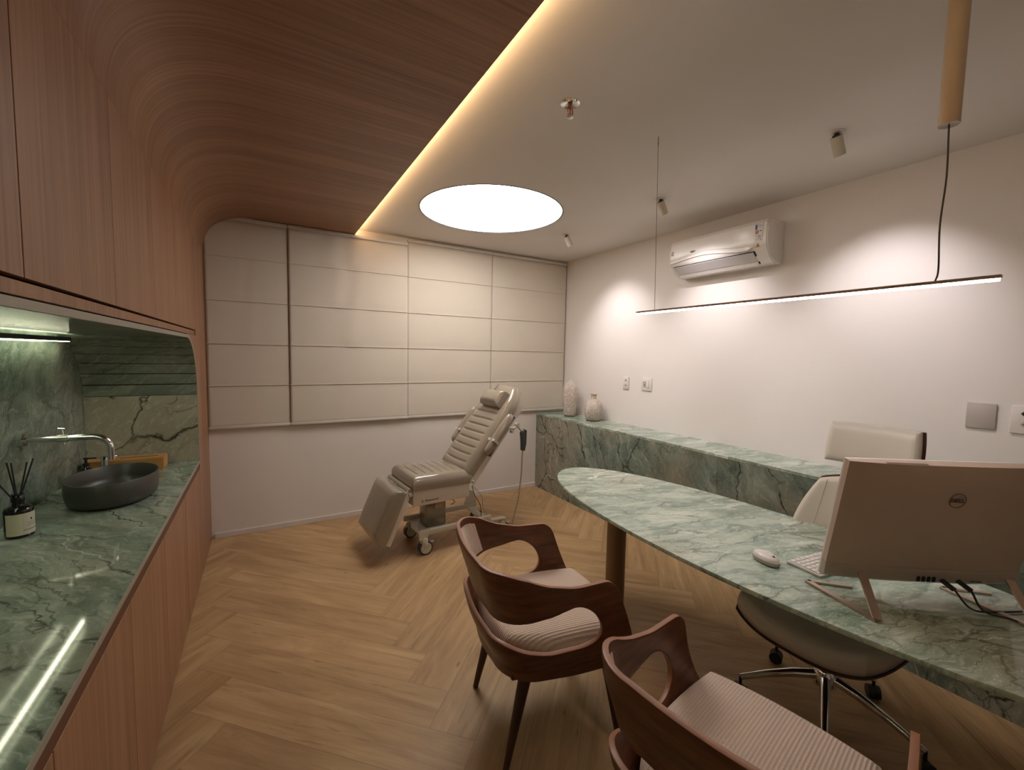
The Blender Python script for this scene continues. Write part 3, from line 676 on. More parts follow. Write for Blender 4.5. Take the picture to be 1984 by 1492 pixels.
# ------------------------------------------------------------------ pendant bar
PX = 1.755
t_ = tag(empty('pendant_light', (PX, 1.0, 1.782)), 'slim glowing linear pendant bar hanging over the oval desk', 'pendant light')
link('light_bar', BX(-.008, .008, -.655, .665, .004, .014, bev=.001, seg=1), 'alu', t_)
link('diffuser', BX(-.006, .006, -.652, .662, -.003, .0042, bev=.0015, seg=1), 'led_white', t_)
bm = bmesh.new(); cyl(bm, (0, .545, .016), (-.012, .556, ZC-1.782-.045), .0011, 6); link('suspension_wire', bm, 'cable_grey', t_)
bm = bmesh.new(); tube(bm, smoothpath([(0, -.520, .014), (.003, -.524, .05), (.006, -.518, .18), (.010, -.522, .32), (.004, -.520, .44), (0, -.52, .47)], 6), .0024, 8); link('power_cord', bm, 'cable_grey', t_)
hk = bmesh.new(); tube(hk, smoothpath([(-.012, .556, ZC-1.782), (-.012, .556, ZC-1.782-.02), (-.006, .562, ZC-1.782-.028), (-.012, .556, ZC-1.782-.036), (-.016, .552, ZC-1.782-.030), (-.012, .556, ZC-1.782-.046)], 5), .0018, 6); link('ceiling_hook', hk, 'cable_grey', t_)
bm = bmesh.new(); lathe(bm, [(.012, .468), (.024, .466), (.0245, .468), (.0245, ZC-1.782)], c=(0, -.52, 0), seg=28); link('canopy_tube', bm, 'tube', t_, ang=40)

# ------------------------------------------------------------------ oval desk
DX, DY = 1.862, 1.09
t_ = tag(empty('oval_desk', (DX, DY, 0)), 'oval green stone desk on round bronze legs', 'desk')
bm = bmesh.new(); lathe(bm, [(.985, .742), (.996, .743), (1.0, .747), (1.0, .755), (.996, .7595), (.985, .76)], seg=160, sx=.44, sy=1.26); link('table_top', bm, 'stone_table', t_, ang=50)
for y in (.77, -1.02):
    bm = bmesh.new(); cyl(bm, (0, y, 0), (0, y, .7415), .058, 48); link('leg', bm, 'bronze', t_)

# ------------------------------------------------------------------ visitor armchairs
def sst(a, b, x): 
    q = max(0, min(1, (x-a)/(b-a))); return q*q*(3-2*q)
def make_armchair():
    t_ = empty('armchair', (0, 0, 0))
    def xf(z): return .335-(z-.40)*.38
    def place(tt, side, z, lower):
        # tt 0 front edge .. 1 rear centre; side +1 left / -1 right
        w = .270+.028*sst(.36, .62, z) ; w -= .022*sst(.50, .36, z)
        flare = sst(.45, .75, tt)
        wt = sst(.20, .50, tt); zz_ = z
        xa = -.225-.055*sst(.55, .80, z); xb_ = -.245+.045*sst(.52, .38, z)
        if not lower:
            xr = -.225-.055*sst(.55, .80, z); w2 = w-.020*flare*(1-sst(.56, .76, z))
        else:
            xr = -.245+.045*sst(.52, .38, z); w2 = w+.004*flare
        rc = .135; xm = (xa+xb_)/2; xr = xm+(xr-xm)*wt
        side_end = .56; arc_end = .80
        if tt < side_end:
            q = tt/side_end; x = xf(z)+(xr+rc-xf(z))*q; y = w2 - .014*(1-q)**2*sst(.46, .70, z)
        elif tt < arc_end:
            a = (tt-side_end)/(arc_end-side_end)*PI/2; x = xr+rc-rc*math.sin(a); y = w2-rc+rc*math.cos(a)
        else:
            q = (tt-arc_end)/(1-arc_end); x = xr-.012*math.sin(q*PI/2); y = (w2-rc)*(1-q)
        return Vector((x, y*side, z))
    def zt(tt):
        z = .712+.012*sst(.15, .0, tt)*0+.028*sst(.25, .50, tt)+.056*sst(.42, .68, tt)
        r = .075
        if tt < r: z -= .055*(1-math.sqrt(max(0, 1-(1-tt/r)**2)))
        return z
    def zb(tt): 
        z = .338+.030*sst(.3, .8, tt)
        if tt < .03: z += .012*(1-tt/.03)
        return z
    s0, rs = .175, .15
    def slot(tt):
        if tt <= s0: return (.540, .540)
        q = min(1, (tt-s0)/rs); hf = math.sqrt(max(0, 1-(1-q)**2))
        lo = .468+.062*sst(.45, .72, tt); hi = .642-.020*sst(.30, .52, tt)-.030*sst(.5, .75, tt); m_ = .540+.020*sst(.4, .7, tt)
        return (m_+(lo-m_)*hf, m_+(hi-m_)*hf)
    tts = [.0, .006, .014, .025, .04, .055, .075, .095, .115, .135, .155, s0] + [s0+rs*v for v in (.015, .05, .1, .17, .26, .37, .5, .65, .82, 1.0)] + [.40, .44, .48, .52, .56] + [.56+.24*i/10 for i in range(1, 11)] + [.85, .90, .95, 1.0]
    cols = [(+1, tt) for tt in tts] + [(-1, tt) for tt in tts[-2::-1]]
    nU, nL = 7, 5
    bm = bmesh.new(); G = []
    for (sd, tt) in cols:
        lo, hi = slot(tt); up = [bm.verts.new(place(tt, sd, hi+(zt(tt)-hi)*k/nU, False)) for k in range(nU+1)]
        if tt <= s0:
            dn = [bm.verts.new(place(tt, sd, zb(tt)+(lo-zb(tt))*k/nL, True)) for k in range(nL)] + [up[0]]
        else:
            dn = [bm.verts.new(place(tt, sd, zb(tt)+(lo-zb(tt))*k/nL, True)) for k in range(nL+1)]
        G.append((up, dn))
    for (u0, d0), (u1, d1) in zip(G, G[1:]):
        for a, b in ((u0, u1), (d0, d1)):
            for k in range(len(a)-1):
                f = []
                for v in (a[k], b[k], b[k+1], a[k+1]):
                    if v not in f: f.append(v)
                if len(f) > 2: bm.faces.new(f)
    o = link('shell', bm, 'walnut', t_, ang=60, mats=['walnut_edge'])
    md = o.modifiers.new('thick', 'SOLIDIFY'); md.thickness = .017; md.offset = 0; md.use_even_offset = False; md.material_offset_rim = 1
    mb = o.modifiers.new('round', 'BEVEL'); mb.width = .0045; mb.segments = 2; mb.limit_method = 'ANGLE'; mb.angle_limit = R(50)
    # inner back upholstery
    bm = bmesh.new(); rings = []
    cl = [(+1, tt) for tt in [.60+.4*i/12 for i in range(13)]] + [(-1, tt) for tt in [1-.4*i/12 for i in range(1, 13)]]
    for idx, (sd, tt) in enumerate(cl):
        e = min(1, min(idx, len(cl)-1-idx)/3); ring = []
        lo, hi = slot(tt)
        zA, zB = hi+.012, zt(tt)-.030
        for k in range(13):
            q = k/12; z = zA+(zB-zA)*q; P = place(tt, sd, z, False); c = Vector((-.05, 0, z)); d = (c-P).normalized()
            ring.append(P+d*(.0088+.020*e*math.sin(PI*q)**.5))
        for k in range(12, -1, -1):
            q = k/12; z = zA+(zB-zA)*q; P = place(tt, sd, z, False); d = (Vector((-.05, 0, z))-P).normalized(); ring.append(P+d*.0086)
        rings.append(ring)
    ringsurf(bm, rings); link('back_pad', bm, 'knit', t_, ang=60)
    # seat
    bm = bmesh.new(); pad(bm, .560, .515, .108, .05, 28, 24, k=.30, crown=.018, zb=.392, taper=lambda u: 1-.24*max(0, (-u-.25)/.75)**2); 
    for v in bm.verts: v.co.x += .075
    link('seat_cushion', bm, 'knit', t_, ang=60)
    link('seat_base', BX(-.17, .30, -.225, .225, .352, .384, bev=.01), 'walnut_leg', t_)
    for (sx, sy) in ((-1, 1), (-1, -1), (1, 1), (1, -1)):
        bm = bmesh.new(); top = Vector((.25 if sx > 0 else -.100, .195*sy, .352)); ft = Vector((.31 if sx > 0 else -.180, .212*sy, 0.001))
        n = 10; tube(bm, [top+(ft-top)*i/n for i in range(n+1)], [.0255-.0135*(i/n) for i in range(n+1)], 20); link('leg', bm, 'walnut_leg', t_)
    return t_
def copy_thing(o, loc, rz):
    c = o.copy(); COL.objects.link(c); c.location = loc; c.rotation_euler = (0, 0, rz)
    for ch in [q for q in COL.objects if q.parent == o]:
        d = ch.copy(); COL.objects.link(d); d.parent = c
    return c
ac = make_armchair(); ac.location = (.973, 1.457, 0); ac.rotation_euler = (0, 0, R(-10))
tag(ac, 'bentwood walnut armchair with cream knit seat, fully in view before the desk leg', 'armchair', 'walnut armchairs on the near side of the desk')
c2 = copy_thing(ac, (1.03, .558, 0), R(11))
tag(c2, 'bentwood walnut armchair with cream knit seat, cut off by the bottom frame edge', 'armchair', 'walnut armchairs on the near side of the desk')

# ------------------------------------------------------------------ office chair (faces -X)
OX, OY = 2.09, .815
t_ = tag(empty('office_chair', (OX, OY, 0), PI), 'white leather office chair with walnut shell and chrome base behind the desk', 'office chair')
# local: +x forward
def rotl(a): return R(a)-PI
for a in (132, 60, -12, -84, -156):
    an = R(a)-PI; c_, s_ = math.cos(an), math.sin(an)
    bm = bmesh.new(); pts = [Vector((c_*r, s_*r, z)) for r, z in ((.03, .185), (.12, .170), (.22, .138), (.325, .095))]
    tube(bm, pts, [.021, .019, .016, .013], 14); link('base_spoke', bm, 'chrome', t_)
    cs = bmesh.new(); cx_, cy2 = c_*.325, s_*.325; ca = an+.9; px, py = -math.sin(ca), math.cos(ca)
    cyl(cs, (cx_, cy2, .094), (cx_, cy2, .045), .007, 10)
    for sgn in (-1, 1): cyl(cs, (cx_+px*.004*sgn, cy2+py*.004*sgn, .030), (cx_+px*.022*sgn, cy2+py*.022*sgn, .030), .029, 24)
    cyl(cs, (cx_-px*.023, cy2-py*.023, .036), (cx_+px*.023, cy2+py*.023, .036), .024, 20)
    link('caster', cs, 'black', t_)
bm = bmesh.new(); lathe(bm, [(.032, .140), (.044, .148), (.044, .205), (.036, .218), (.030, .226), (.026, .23)], seg=32); link('hub', bm, 'chrome', t_, ang=40)
bm = bmesh.new(); lathe(bm, [(.026, .22), (.026, .30), (.014, .302), (.014, .37)], seg=28); link('gas_column', bm, 'chrome', t_, ang=40)
bm = bmesh.new(); box(bm, -.10, .10, -.07, .07, .355, .378, bev=.006); link('tilt_mechanism', bm, 'black', t_)
# seat: leather cushion in a curved walnut shell
def seatfn(v): 
    q = v.copy(); q.z += .075*abs(q.y/.27)**3+.035*max(0, q.x/.27)**4+.018*max(0, -q.x/.25)**2; return q
bm = bmesh.new(); pad(bm, .555, .575, .012, .012, 24, 22, k=.62, crown=0, zb=.372, fn=lambda v: seatfn(v)); 
for v in bm.verts: v.co.x += .065; v.co.z += 0
link('seat_shell', bm, 'darkwood', t_, ang=60)
bm = bmesh.new(); pad(bm, .545, .565, .100, .075, 24, 22, k=.62, crown=.012, zb=.3845, fn=lambda v: seatfn(v))
for v in bm.verts: v.co.x += .065
seat = link('seat_cushion', bm, 'leather_seat', t_, ang=60)
bm = bmesh.new(); pts = []
for i in range(61):
    a = -PI*.5+PI*i/60; sp_ = lambda q: math.copysign(abs(q)**.75, q)
    pts.append(seatfn(Vector((.24*sp_(math.cos(a)), .245*sp_(math.sin(a)), .4845-.014)))+Vector((.058, 0, 0)))
tube(bm, pts, .0028, 8); link('piping', bm, 'leather_white', seat)
# back: lean and wings.  helper builds an upright curved pad facing +x
def upright(bm, z0, z1, w0, w1, th, r, xb, curve, lean, k=.3, nu=18, nv=22, shape=None):
    Lh = z1-z0
    def tp(u): 
        q = (u+1)/2; w = w0+(w1-w0)*q; 
        if shape: w *= shape(u)
        return w/max(w0, w1)
    def fn(v):   # pad x -> z ; pad y -> y ; pad z -> +x
        q = (v.x+Lh/2)/Lh; return Vector((xb+v.z+curve*v.y*v.y-lean*q, v.y, z0+v.x+Lh/2))
    pad(bm, Lh, max(w0, w1), th, r, nu, nv, k=k, taper=tp, crown=.004, fn=fn)
shp = lambda u: (1-.10*max(0, (u-.3)/.7)**2)
bm = bmesh.new(); upright(bm, .555, 1.010, .60, .44, .050, .035, -.262, 1.1, .075, k=.55); bk = link('backrest', bm, 'leather_white', t_, ang=60)
bm = bmesh.new(); upright(bm, .548, 1.017, .612, .452, .010, .008, -.2735, 1.1, .075, k=.55); link('back_shell', bm, 'darkwood', t_, ang=60)
for s in (-1, 1):
    bm = bmesh.new(); pts = []
    for i in range(13):
        q = i/12; z = .60+.38*q; y = s*(.195-.045*q); pts.append((-.262+.0515+1.1*y*y-.075*(z-.555)/.455, y, z))
    tube(bm, pts, .0016, 6); link('seam', bm, 'tube', bk)
bm = bmesh.new(); upright(bm, 1.072, 1.262, .350, .340, .048, .030, -.310, 1.0, .030, k=.12, nu=12); link('headrest', bm, 'leather_white', t_, ang=60)
bm = bmesh.new(); upright(bm, 1.072, 1.260, .366, .356, .014, .008, -.3215, 1.0, .030, k=.12, nu=12); link('headrest_shell', bm, 'darkwood', t_, ang=60)
bm = bmesh.new(); 
for s in (-1, 1): tube(bm, [(-.352, s*.05, .93), (-.362, s*.05, 1.03), (-.352, s*.05, 1.14)], .010, 10)
tube(bm, smoothpath([(-.02, 0, .365), (-.22, 0, .375), (-.30, 0, .45), (-.315, 0, .60)], 6), .016, 12); link('back_bracket', bm, 'chrome', t_)

# ------------------------------------------------------------------ all-in-one computer
MZ = .817; ma = R(-34); B0 = Vector((1.638, .668, MZ))
xw = Vector((math.cos(ma), math.sin(ma), 0)); ny = Vector((-xw.y, xw.x, 0))     # ny points to the screen side
MWd, MH = .61, .43
cen = B0+xw*MWd/2; cen.z = .76
t_ = tag(empty('desktop_computer', cen, ma), 'all-in-one desktop computer seen from behind on the oval desk', 'computer')
tl = R(11.6)
def mp(x, y, z):   # body coords (x width, y depth to screen, z up the panel) -> local, tilted back over the rear
    return Vector((x, y*math.cos(tl)-z*math.sin(tl), MZ-.76+z*math.cos(tl)+y*math.sin(tl)))
bm = bmesh.new(); nx_, nz_ = 24, 10; G0, G1 = [], []
def depth(u, v):      # rear bulge
    return -.030*(1-abs(u)**3.0)*(1-.45*abs(v)**4)
rings = []
for j in range(nz_+1):
    v = -1+2*j/nz_
    rings.append([bm.verts.new(mp(MWd/2*(-1+2*i/nx_), depth(-1+2*i/nx_, v), .058+(MH-.058)*(v+1)/2)) for i in range(nx_+1)])
fr = [[bm.verts.new(mp(MWd/2*(-1+2*i/nx_), .020, .058+(MH-.058)*j/nz_)) for i in range(nx_+1)] for j in range(nz_+1)]
for j in range(nz_):
    for i in range(nx_):
        bm.faces.new((rings[j][i], rings[j][i+1], rings[j+1][i+1], rings[j+1][i])); bm.faces.new((fr[j][i], fr[j+1][i], fr[j+1][i+1], fr[j][i+1]))
for i in range(nx_):
    for j, s in ((0, 1), (nz_, -1)): bm.faces.new((rings[j][i], fr[j][i], fr[j][i+1], rings[j][i+1]))
for j in range(nz_):
    for i in (0, nx_): bm.faces.new((rings[j][i], rings[j+1][i], fr[j+1][i], fr[j][i]))
link('rear_housing', bm, 'monitor', t_, ang=40)
bm = bmesh.new(); rr2 = []
for (z, dd, yy) in ((.0565, .0, .020), (.052, .002, .020), (.016, .004, .020), (.004, -.004, .018), (0, -.012, .014)):
    row = [mp(MWd/2*(-1+2*i/nx_), depth(-1+2*i/nx_, -1)-dd+.001, z) for i in range(nx_+1)] + [mp(MWd/2*(1-2*i/nx_), yy, z) for i in range(nx_+1)]
    rr2.append(row)
ringsurf(bm, rr2); lip = link('lower_band', bm, 'monitor_lip', t_, ang=40)
bm = bmesh.new(); extrude_poly(bm, [(-MWd/2, .0), (MWd/2, 0), (MWd/2, MH), (-MWd/2, MH)], lambda p: mp(p[0], .0202, p[1]), lambda p: mp(p[0], .0265, p[1])); link('front_bezel', bm, 'white_plastic', t_, smooth=False)
bm = bmesh.new(); extrude_poly(bm, [(-MWd/2+.008, .03), (MWd/2-.008, .03), (MWd/2-.008, MH-.008), (-MWd/2+.008, MH-.008)], lambda p: mp(p[0], .0266, p[1]), lambda p: mp(p[0], .0275, p[1])); link('screen', bm, 'screen', t_, smooth=False)
link('top_vent', (lambda b: (extrude_poly(b, [(-.20, -.010), (-.08, -.014), (-.08, -.004), (-.20, -.002)], lambda p: mp(p[0], p[1], MH-.0005), lambda p: mp(p[0], p[1], MH+.0006)), b)[1])(bmesh.new()), 'logo', t_, smooth=False)
# ports
bm = bmesh.new()
for q in (-.034, -.018, -.002, .014):
    bm = bmesh.new(); extrude_poly(bm, [(q, .026), (q+.007, .026), (q+.007, .042), (q, .042)], lambda p: mp(p[0], -.0310, p[1]), lambda p: mp(p[0], -.0365, p[1])); link('port', bm, 'dark_slot', lip, smooth=False)
bm = bmesh.new()
extrude_poly(bm, [(.13, .032), (.165, .032), (.165, .0335), (.13, .0335)], lambda p: mp(p[0], -.0325, p[1]), lambda p: mp(p[0], -.0348, p[1]))
link('card_slot', bm, 'dark_slot', lip, smooth=False)
# logo: ring with lettering
LCx, LCz = .016, .3215
lm = Matrix.Translation(mp(LCx, -.0312, LCz)) @ Matrix.Rotation(-0, 4, 'Z')
xl = Vector((1, 0, 0)); yl = (mp(0, 0, 1)-mp(0, 0, 0)).normalized()
lf = frame(mp(LCx, -.0318, LCz), xl, yl)
bm = bmesh.new(); n = 48
tube(bm, [lf @ Vector((.0235*math.cos(2*PI*i/n), .0235*math.sin(2*PI*i/n), 0)) for i in range(n+1)], .0011, 6); lg = link('logo_ring', bm, 'logo', t_)
text('logo_lettering', 'DELL', .0185, 'logo', lg, lf, .0008)
# folded easel feet
def bar(bm, a, b, w, th, up=(0, 0, 1)):
    a, b = Vector(a), Vector(b); d = (b-a).normalized(); s_ = d.cross(Vector(up)).normalized(); n_ = s_.cross(d).normalized()
    ringsurf(bm, [[p+s_*w/2+n_*th/2, p-s_*w/2+n_*th/2, p-s_*w/2-n_*th/2, p+s_*w/2-n_*th/2] for p in (a, b)])
def tolocal(P): 
    d = Vector(P)-cen; return Vector((d.dot(xw), d.dot(ny), P[2]-.76))
T1 = tolocal((1.601, .500, .7645)); P1 = tolocal((1.669, .727, .7645)); Q1 = tolocal((1.764, .629, .7645))
A1 = mp(.0964-.305, -.034, .045); 
for sx in (0, 1):
    off = Vector((.455*sx, 0, 0)); 
    bm = bmesh.new(); bar(bm, P1+off, T1+off, .020, .006); bar(bm, P1+off, Q1+off, .014, .006); link('foot', bm, 'alu', t_, smooth=False)
    bm = bmesh.new(); bar(bm, T1+off+Vector((0, 0, .003)), A1+off, .026, .005, (0, 1, -1)); link('support_leg', bm, 'alu', t_, smooth=False)
# cables behind
C1 = mp(-.005, -.034, .036)
def wl(P): return cen+xw*P.x+ny*P.y+Vector((0, 0, P.z))
for i, (st, mid, lab) in enumerate([(.038, [(.10, -.085, .014), (.20, -.075, .0055), (.33, -.055, .0045)], 'black power cable plugged into the computer, upper of two'), (.088, [(.125, -.095, .016), (.19, -.12, .0055), (.22, -.19, .0045), (.235, -.26, .0045)], 'black data cable plugged into the computer, lower of two')]):
    c_ = empty('computer_cable', cen, ma); tag(c_, lab, 'cable', 'cables behind the computer')
    s0_ = mp(st, -.0365, .036); bm = bmesh.new(); d0 = Vector((.010, -.035, -.014))
    bar(bm, s0_, s0_+d0, .014, .009); link('plug', bm, 'black', c_, smooth=False)
    bm = bmesh.new(); zz = -.0; tube(bm, smoothpath([s0_+d0]+[Vector(m_) for m_ in mid], 8), .003, 8); link('cord', bm, 'black', c_)

# keyboard
ka = R(-7); K0 = Vector((1.752, .838, .76))
KW, KD = .43, .125
kc = K0+Vector((math.cos(ka), math.sin(ka), 0))*KW/2+Vector((math.sin(ka), -math.cos(ka), 0))*KD/2
t_ = tag(empty('keyboard', (kc.x, kc.y, .7605), ka), 'slim white keyboard lying partly hidden behind the computer', 'keyboard')
link('case', BX(-KW/2, KW/2, -KD/2, KD/2, 0, .010, bev=.003), 'white_matte', t_)
kp = 0
for row in range(6):
    nk = 15; y = KD/2-.014-row*.0192
    xk = -KW/2+.008
    widths = [.0265]*nk
    if row == 5: widths = [.0265]*3+[.125]+[.0265]*8
    for w_ in widths:
        if xk+w_ > KW/2-.004: break
        k_ = link('key', BX(xk, xk+w_-.003, y-.0085, y+.0075, .0102, .0135, bev=.0008, seg=1), 'white_plastic', t_, smooth=False); xk += w_+.001; kp += 1
# mouse
t_ = tag(empty('computer_mouse', (1.692, .884, .7605), R(-108)), 'white wireless mouse on the desk left of the keyboard', 'mouse')
bm = bmesh.new(); lathe(bm, [(.75, 0), (.96, .003), (1, .010), (.985, .016)], seg=48, sx=.059, sy=.034); link('base', bm, 'plate_grey', t_, ang=50)
bm = bmesh.new(); lathe(bm, [(.985, .0162), (.95, .022), (.85, .029), (.62, .035), (.3, .0375), (.05, .038)], seg=48, sx=.059, sy=.034); sh = link('top_shell', bm, 'white_plastic', t_, ang=70)
bm = bmesh.new(); tube(bm, [(.006, -.0055, .0376), (.050, -.0045, .0262), (.050, .0045, .0262), (.006, .0055, .0376), (.006, -.0055, .0376)], .0009, 6); link('button_seam', bm, 'logo', t_)
bm = bmesh.new(); cyl(bm, (.034, -.003, .0322), (.034, .003, .0322), .0060, 16); link('scroll_wheel', bm, 'rubber', t_)

# ------------------------------------------------------------------ treatment chair (local x towards the head end, y away from the camera)
t_ = tag(empty('treatment_chair', (1.056, 3.068, 0), R(4.47)), 'taupe vinyl treatment recliner with raised back on a white wheeled frame', 'treatment chair')
WY = .49       # cushion width, from y=-.02
cyc = -.02+WY/2
# quilted seat
bm = bmesh.new(); pad(bm, .52, WY, .105, .045, 26, 14, k=.10, grooves=[-.72, -.47, -.22, .03, .28, .53], gv=.70, zb=.515, crown=.010)
for v in bm.verts: v.co.x += .152; v.co.y += cyc; v.co.z -= (v.co.x+.1)*.02
link('seat_cushion', bm, 'vinyl', t_, ang=50)
bm = bmesh.new(); box(bm, -.095, .385, -.0, .012, .392, .512, bev=.002); box(bm, -.095, .385, .44, .452, .392, .512, bev=.002); box(bm, -.095, -.083, .012, .44, .40, .512); box(bm, -.083, .385, .012, .44, .498, .512); box(bm, .373, .385, .012, .44, .40, .498)
link('seat_frame', bm, 'white_metal', t_)
text('brand_lettering', 'Ritmomed', .026, 'navy', t_, frame((.055, -.0008, .425), (1, 0, 0), (0, 0, 1)), .0005, .25)
bm = bmesh.new(); tube(bm, [(-.018+.008*math.cos(2*PI*i/16), -.0012, .424+.008*math.sin(2*PI*i/16)) for i in range(14)], .0016, 6); link('brand_mark', bm, 'navy', t_)
# backrest
hb = Vector((.425, 0, .545)); top = Vector((.955, 0, 1.215)); dv = (top-hb).normalized(); nv_ = Vector((-dv.z, 0, dv.x))     # nv_ = towards the sitter
BL = .90
def bfn(v): 
    P = hb+dv*(v.x+BL/2-.03)+nv_*(v.z+.012); return Vector((P.x, v.y+cyc, P.z))
def btaper(u): return 1-.34*max(0, (u-.45)/.55)**2.4
bm = bmesh.new(); pad(bm, BL, WY, .100, .055, 34, 16, k=.16, taper=btaper, grooves=[-.80+.155*i for i in range(11)], gv=.74, fn=bfn, crown=.008); link('backrest_cushion', bm, 'vinyl', t_, ang=50)
bm = bmesh.new()
def obox(bm, l0, l1, y0, y1, n0, n1, bev=.002):
    vs = []
    for l in (l0, l1): vs.append([hb+dv*l+nv_*n_+Vector((0, y, 0)) for y, n_ in ((y0, n0), (y1, n0), (y1, n1), (y0, n1))])
    ringsurf(bm, vs)
obox(bm, -.05, .72, .0, .012, -.045, .015); obox(bm, -.05, .72, .44, .452, -.045, .015); obox(bm, .0, .80, .03, .42, .002, .012)
link('backrest_frame', bm, 'white_metal', t_, smooth=False)
# head pillow
bm = bmesh.new()
def pfn(v):
    P = hb+dv*(v.x+.675)+nv_*(v.z+.112); return Vector((P.x, v.y+cyc-.035, P.z))
pad(bm, .150, .285, .088, .040, 14, 16, k=.02, fn=pfn, crown=.010); link('head_pillow', bm, 'vinyl', t_, ang=50)
bm = bmesh.new(); pts = [hb+dv*l+nv_*.122+Vector((0, y, 0)) for l, y in ((.70, .30), (.77, .31), (.84, .30))]; tube(bm, pts, .0025, 6); link('pillow_strap', bm, 'cable_grey', t_)
# footrest
fa = Vector((-.130, 0, .505)); fb = Vector((-.292, 0, .130)); fd = (fb-fa).normalized(); fn_ = Vector((fd.z, 0, -fd.x)); fn_ = fn_ if fn_.x < 0 else -fn_
FL = .42
def ffn(v):
    P = fa+fd*(v.x+FL/2-.005)+fn_*(v.z+.018); return Vector((P.x, v.y+cyc, P.z))
bm = bmesh.new(); pad(bm, FL, WY, .095, .050, 20, 14, k=.12, fn=ffn, crown=.010); link('leg_rest_cushion', bm, 'vinyl', t_, ang=50)
bm = bmesh.new()
for y0 in (0, .44): ringsurf(bm, [[fa+fd*l+fn_*n_+Vector((0, y, 0)) for y, n_ in ((y0, -.022), (y0+.012, -.022), (y0+.012, .018), (y0, .018))] for l in (-.015, .40)])
ringsurf(bm, [[fa+fd*l+fn_*n_+Vector((0, y, 0)) for y, n_ in ((.012, .004), (.44, .004), (.44, .017), (.012, .017))] for l in (0, .40)])
link('leg_rest_frame', bm, 'white_metal', t_, smooth=False)
bm = bmesh.new(); cyl(bm, (-.118, -.002, .522), (-.118, .455, .522), .016, 20); link('hinge_roll', bm, 'vinyl', t_)
bm = bmesh.new()
for P in ((-.118, -.012, .492), ): cyl(bm, P, (P[0], .0, P[2]), .014, 20)
cyl(bm, (.408, -.016, .520), (.408, .0, .520), .022, 24); cyl(bm, (.408, -.03, .52), (.408, -.016, .52), .008, 12)
link('pivot', bm, 'cream_paint', t_)
# arm rests
for s, yy in ((0, -.072), (1, .512)):
    ar = link('armrest_pad', (lambda b: (pad(b, .40, .082, .055, .036, 20, 10, k=.9, crown=.006, fn=lambda v: (lambda P: Vector((P.x, v.y+yy, P.z)))(hb+dv*(v.x+.395)+nv_*(v.z+.045))), b)[1])(bmesh.new()), 'vinyl', t_, ang=60)
    bm = bmesh.new(); l0 = .31
    ringsurf(bm, [[hb+dv*l+nv_*n_+Vector((0, yy+y, 0)) for y, n_ in ((-.046, .040), (.046, .040), (.046, .104), (-.046, .104))] for l in (l0, l0+.022)]); link('armrest_strap', bm, 'cream_paint', ar, smooth=False)
    bm = bmesh.new(); ys_ = yy+(-.02 if s == 0 else .02)
    ringsurf(bm, [[hb+dv*l+nv_*n_+Vector((0, yy+y, 0)) for y, n_ in ((-.015, .030), (.015, .030), (.015, .044), (-.015, .044))] for l in (.20, .59)])
    cyl(bm, tuple(hb+dv*.30+nv_*.034+Vector((0, yy, 0))), tuple(hb+dv*.30+nv_*(-.02)+Vector((0, .01 if s == 0 else .44, 0))), .008, 10); link('armrest_bracket', bm, 'black' if s == 0 else 'white_metal', t_, smooth=False)
# clamp and handset
bm = bmesh.new(); c0 = hb+dv*.50+nv_*(-.01)+Vector((0, -.03, 0))
tube(bm, [c0, c0+Vector((.05, 0, -.012)), c0+Vector((.085, 0, .012))], [.010, .012, .010], 12); cyl(bm, tuple(c0+Vector((.085, -.02, .02))), tuple(c0+Vector((.085, .02, .02))), .017, 20); cyl(bm, tuple(c0+Vector((.03, -.02, -.035))), tuple(c0+Vector((.03, .012, -.035))), .013, 16)
tube(bm, [c0+Vector((.085, 0, .012)), Vector((.865, -.028, .905)), Vector((.895, -.028, .890))], .008, 10); link('clamp', bm, 'cream_paint', t_)
hx, hz = .900, .895
bm = bmesh.new(); extrude_poly(bm, [(hx-.018, hz-.175), (hx+.012, hz-.178), (hx+.022, hz-.12), (hx+.028, hz), (hx+.010, hz+.012), (hx-.006, hz-.004), (hx-.022, hz-.008), (hx-.030, hz-.02), (hx-.022, hz-.06)], lambda p: (p[0], -.045, p[1]), lambda p: (p[0], -.010, p[1])); bmesh.ops.bevel(bm, geom=bm.edges[:], offset=.003, segments=1, affect='EDGES')
hs = link('handset', bm, 'grey_remote', t_)
bm = bmesh.new(); tube(bm, smoothpath([(hx-.003, -.028, hz-.176), (hx-.008, -.028, hz-.24), (hx-.012, -.026, .50), (hx-.035, -.02, .30), (hx-.065, -.01, .16), (hx-.085, 0, .06)], 8), .0065, 8); tube(bm, smoothpath([(hx-.085, 0, .06), (.74, .09, .012), (.86, .18, .008), (.93, .05, .008), (.84, -.03, .010), (.72, .06, .012), (.60, .12, .20), (.52, .03, .36), (.425, .02, .47)], 8), .0028, 6); link('handset_cord', bm, 'cable_beige', t_)
bm = bmesh.new(); tube(bm, smoothpath([(.415, .01, .47), (.45, .02, .38), (.52, .05, .28), (.56, .10, .16), (.56, .13, .09)], 8), .003, 6); tube(bm, smoothpath([(.24, .03, .39), (.27, .03, .36), (.25, .06, .33)], 6), .003, 6); link('power_cord', bm, 'cable_grey', t_)
# column
bm = bmesh.new(); box(bm, .068, .232, .115, .265, .155, .400, bev=.004); cl_ = link('lift_column', bm, 'steel', t_)
bm = bmesh.new(); box(bm, .135, .215, .1105, .1145, .300, .392, bev=.006); link('column_plate', bm, 'cable_beige', cl_)
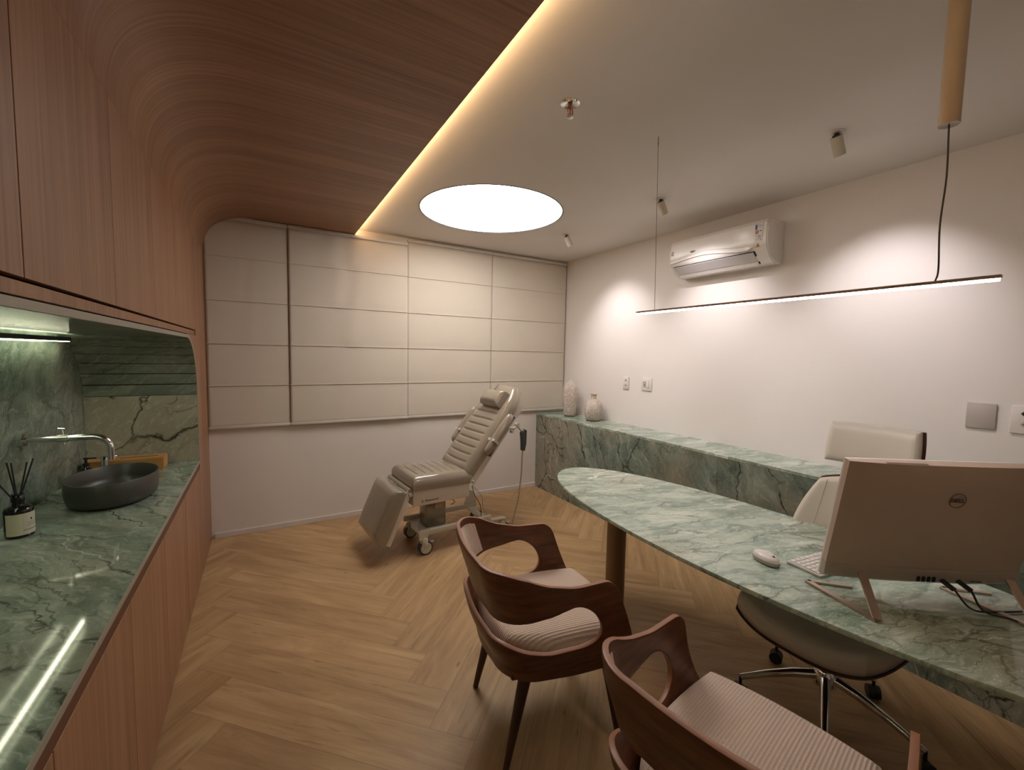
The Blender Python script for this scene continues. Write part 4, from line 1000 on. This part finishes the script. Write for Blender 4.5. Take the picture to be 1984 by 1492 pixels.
# base frame
bm = bmesh.new(); box(bm, -.03, .60, .0, .030, .148, .188, bev=.002); link('base_rail', bm, 'cream_paint', t_)
bm = bmesh.new(); box(bm, -.03, .66, .350, .380, .148, .188, bev=.002); link('base_rail', bm, 'cream_paint', t_)
bm = bmesh.new(); extrude_poly(bm, [(-.03, .031), (.12, .031), (.24, .10), (.24, .349), (.02, .349), (-.03, .20)], lambda p: (p[0], p[1], .148), lambda p: (p[0], p[1], .156)); link('base_plate', bm, 'cream_paint', t_, smooth=False)
bm = bmesh.new(); extrude_poly(bm, [(.56, .349), (.63, .349), (.60, .18), (.62, .031), (.54, .031), (.53, .18)], lambda p: (p[0], p[1], .150), lambda p: (p[0], p[1], .160)); extrude_poly(bm, [(.59, .035), (.62, .06), (.735, .03), (.745, .005), (.735, -.02), (.59, -.004)], lambda p: (p[0], p[1], .138), lambda p: (p[0], p[1], .147)); link('base_spreader', bm, 'cream_paint', t_, smooth=False)
bm = bmesh.new(); extrude_poly(bm, [(.53, .189), (.66, .189), (.62, .30), (.57, .32)], lambda p: (p[0], .348, p[1]), lambda p: (p[0], .354, p[1])); link('gusset', bm, 'cream_paint', t_, smooth=False); bm = bmesh.new(); extrude_poly(bm, [(-.052, .195), (.045, .195), (.02, .130), (-.045, .122)], lambda p: (p[0], -.006, p[1]), lambda p: (p[0], -.0005, p[1])); link('gusset', bm, 'cream_paint', t_, smooth=False)
for i, (x, y) in enumerate(((0.0, .012), (.715, .012), (.02, .365), (.66, .365))):
    c_ = empty('caster', (x, y, 0)); c_.parent = t_
    bm = bmesh.new(); lathe(bm, [(.018, .137 if i != 1 else .137), (.026, .128), (.030, .110), (.034, .085), (.030, .070), (.02, .066)], seg=24); link('housing', bm, 'cream_paint', c_, ang=40)
    w_ = bmesh.new(); cyl(w_, (.008, -.022, .055), (.008, .022, .055), .0545, 36); w_o = link('wheel', w_, 'rubber', c_)
    w_ = bmesh.new(); cyl(w_, (.008, -.0245, .055), (.008, .0245, .055), .043, 32); link('hubcap', w_, 'cream_paint', c_)
    if i < 2:
        w_ = bmesh.new(); box(w_, .03, .078, -.012, .006, .086, .096, bev=.002); link('brake_tab', w_, 'cream_paint', c_)
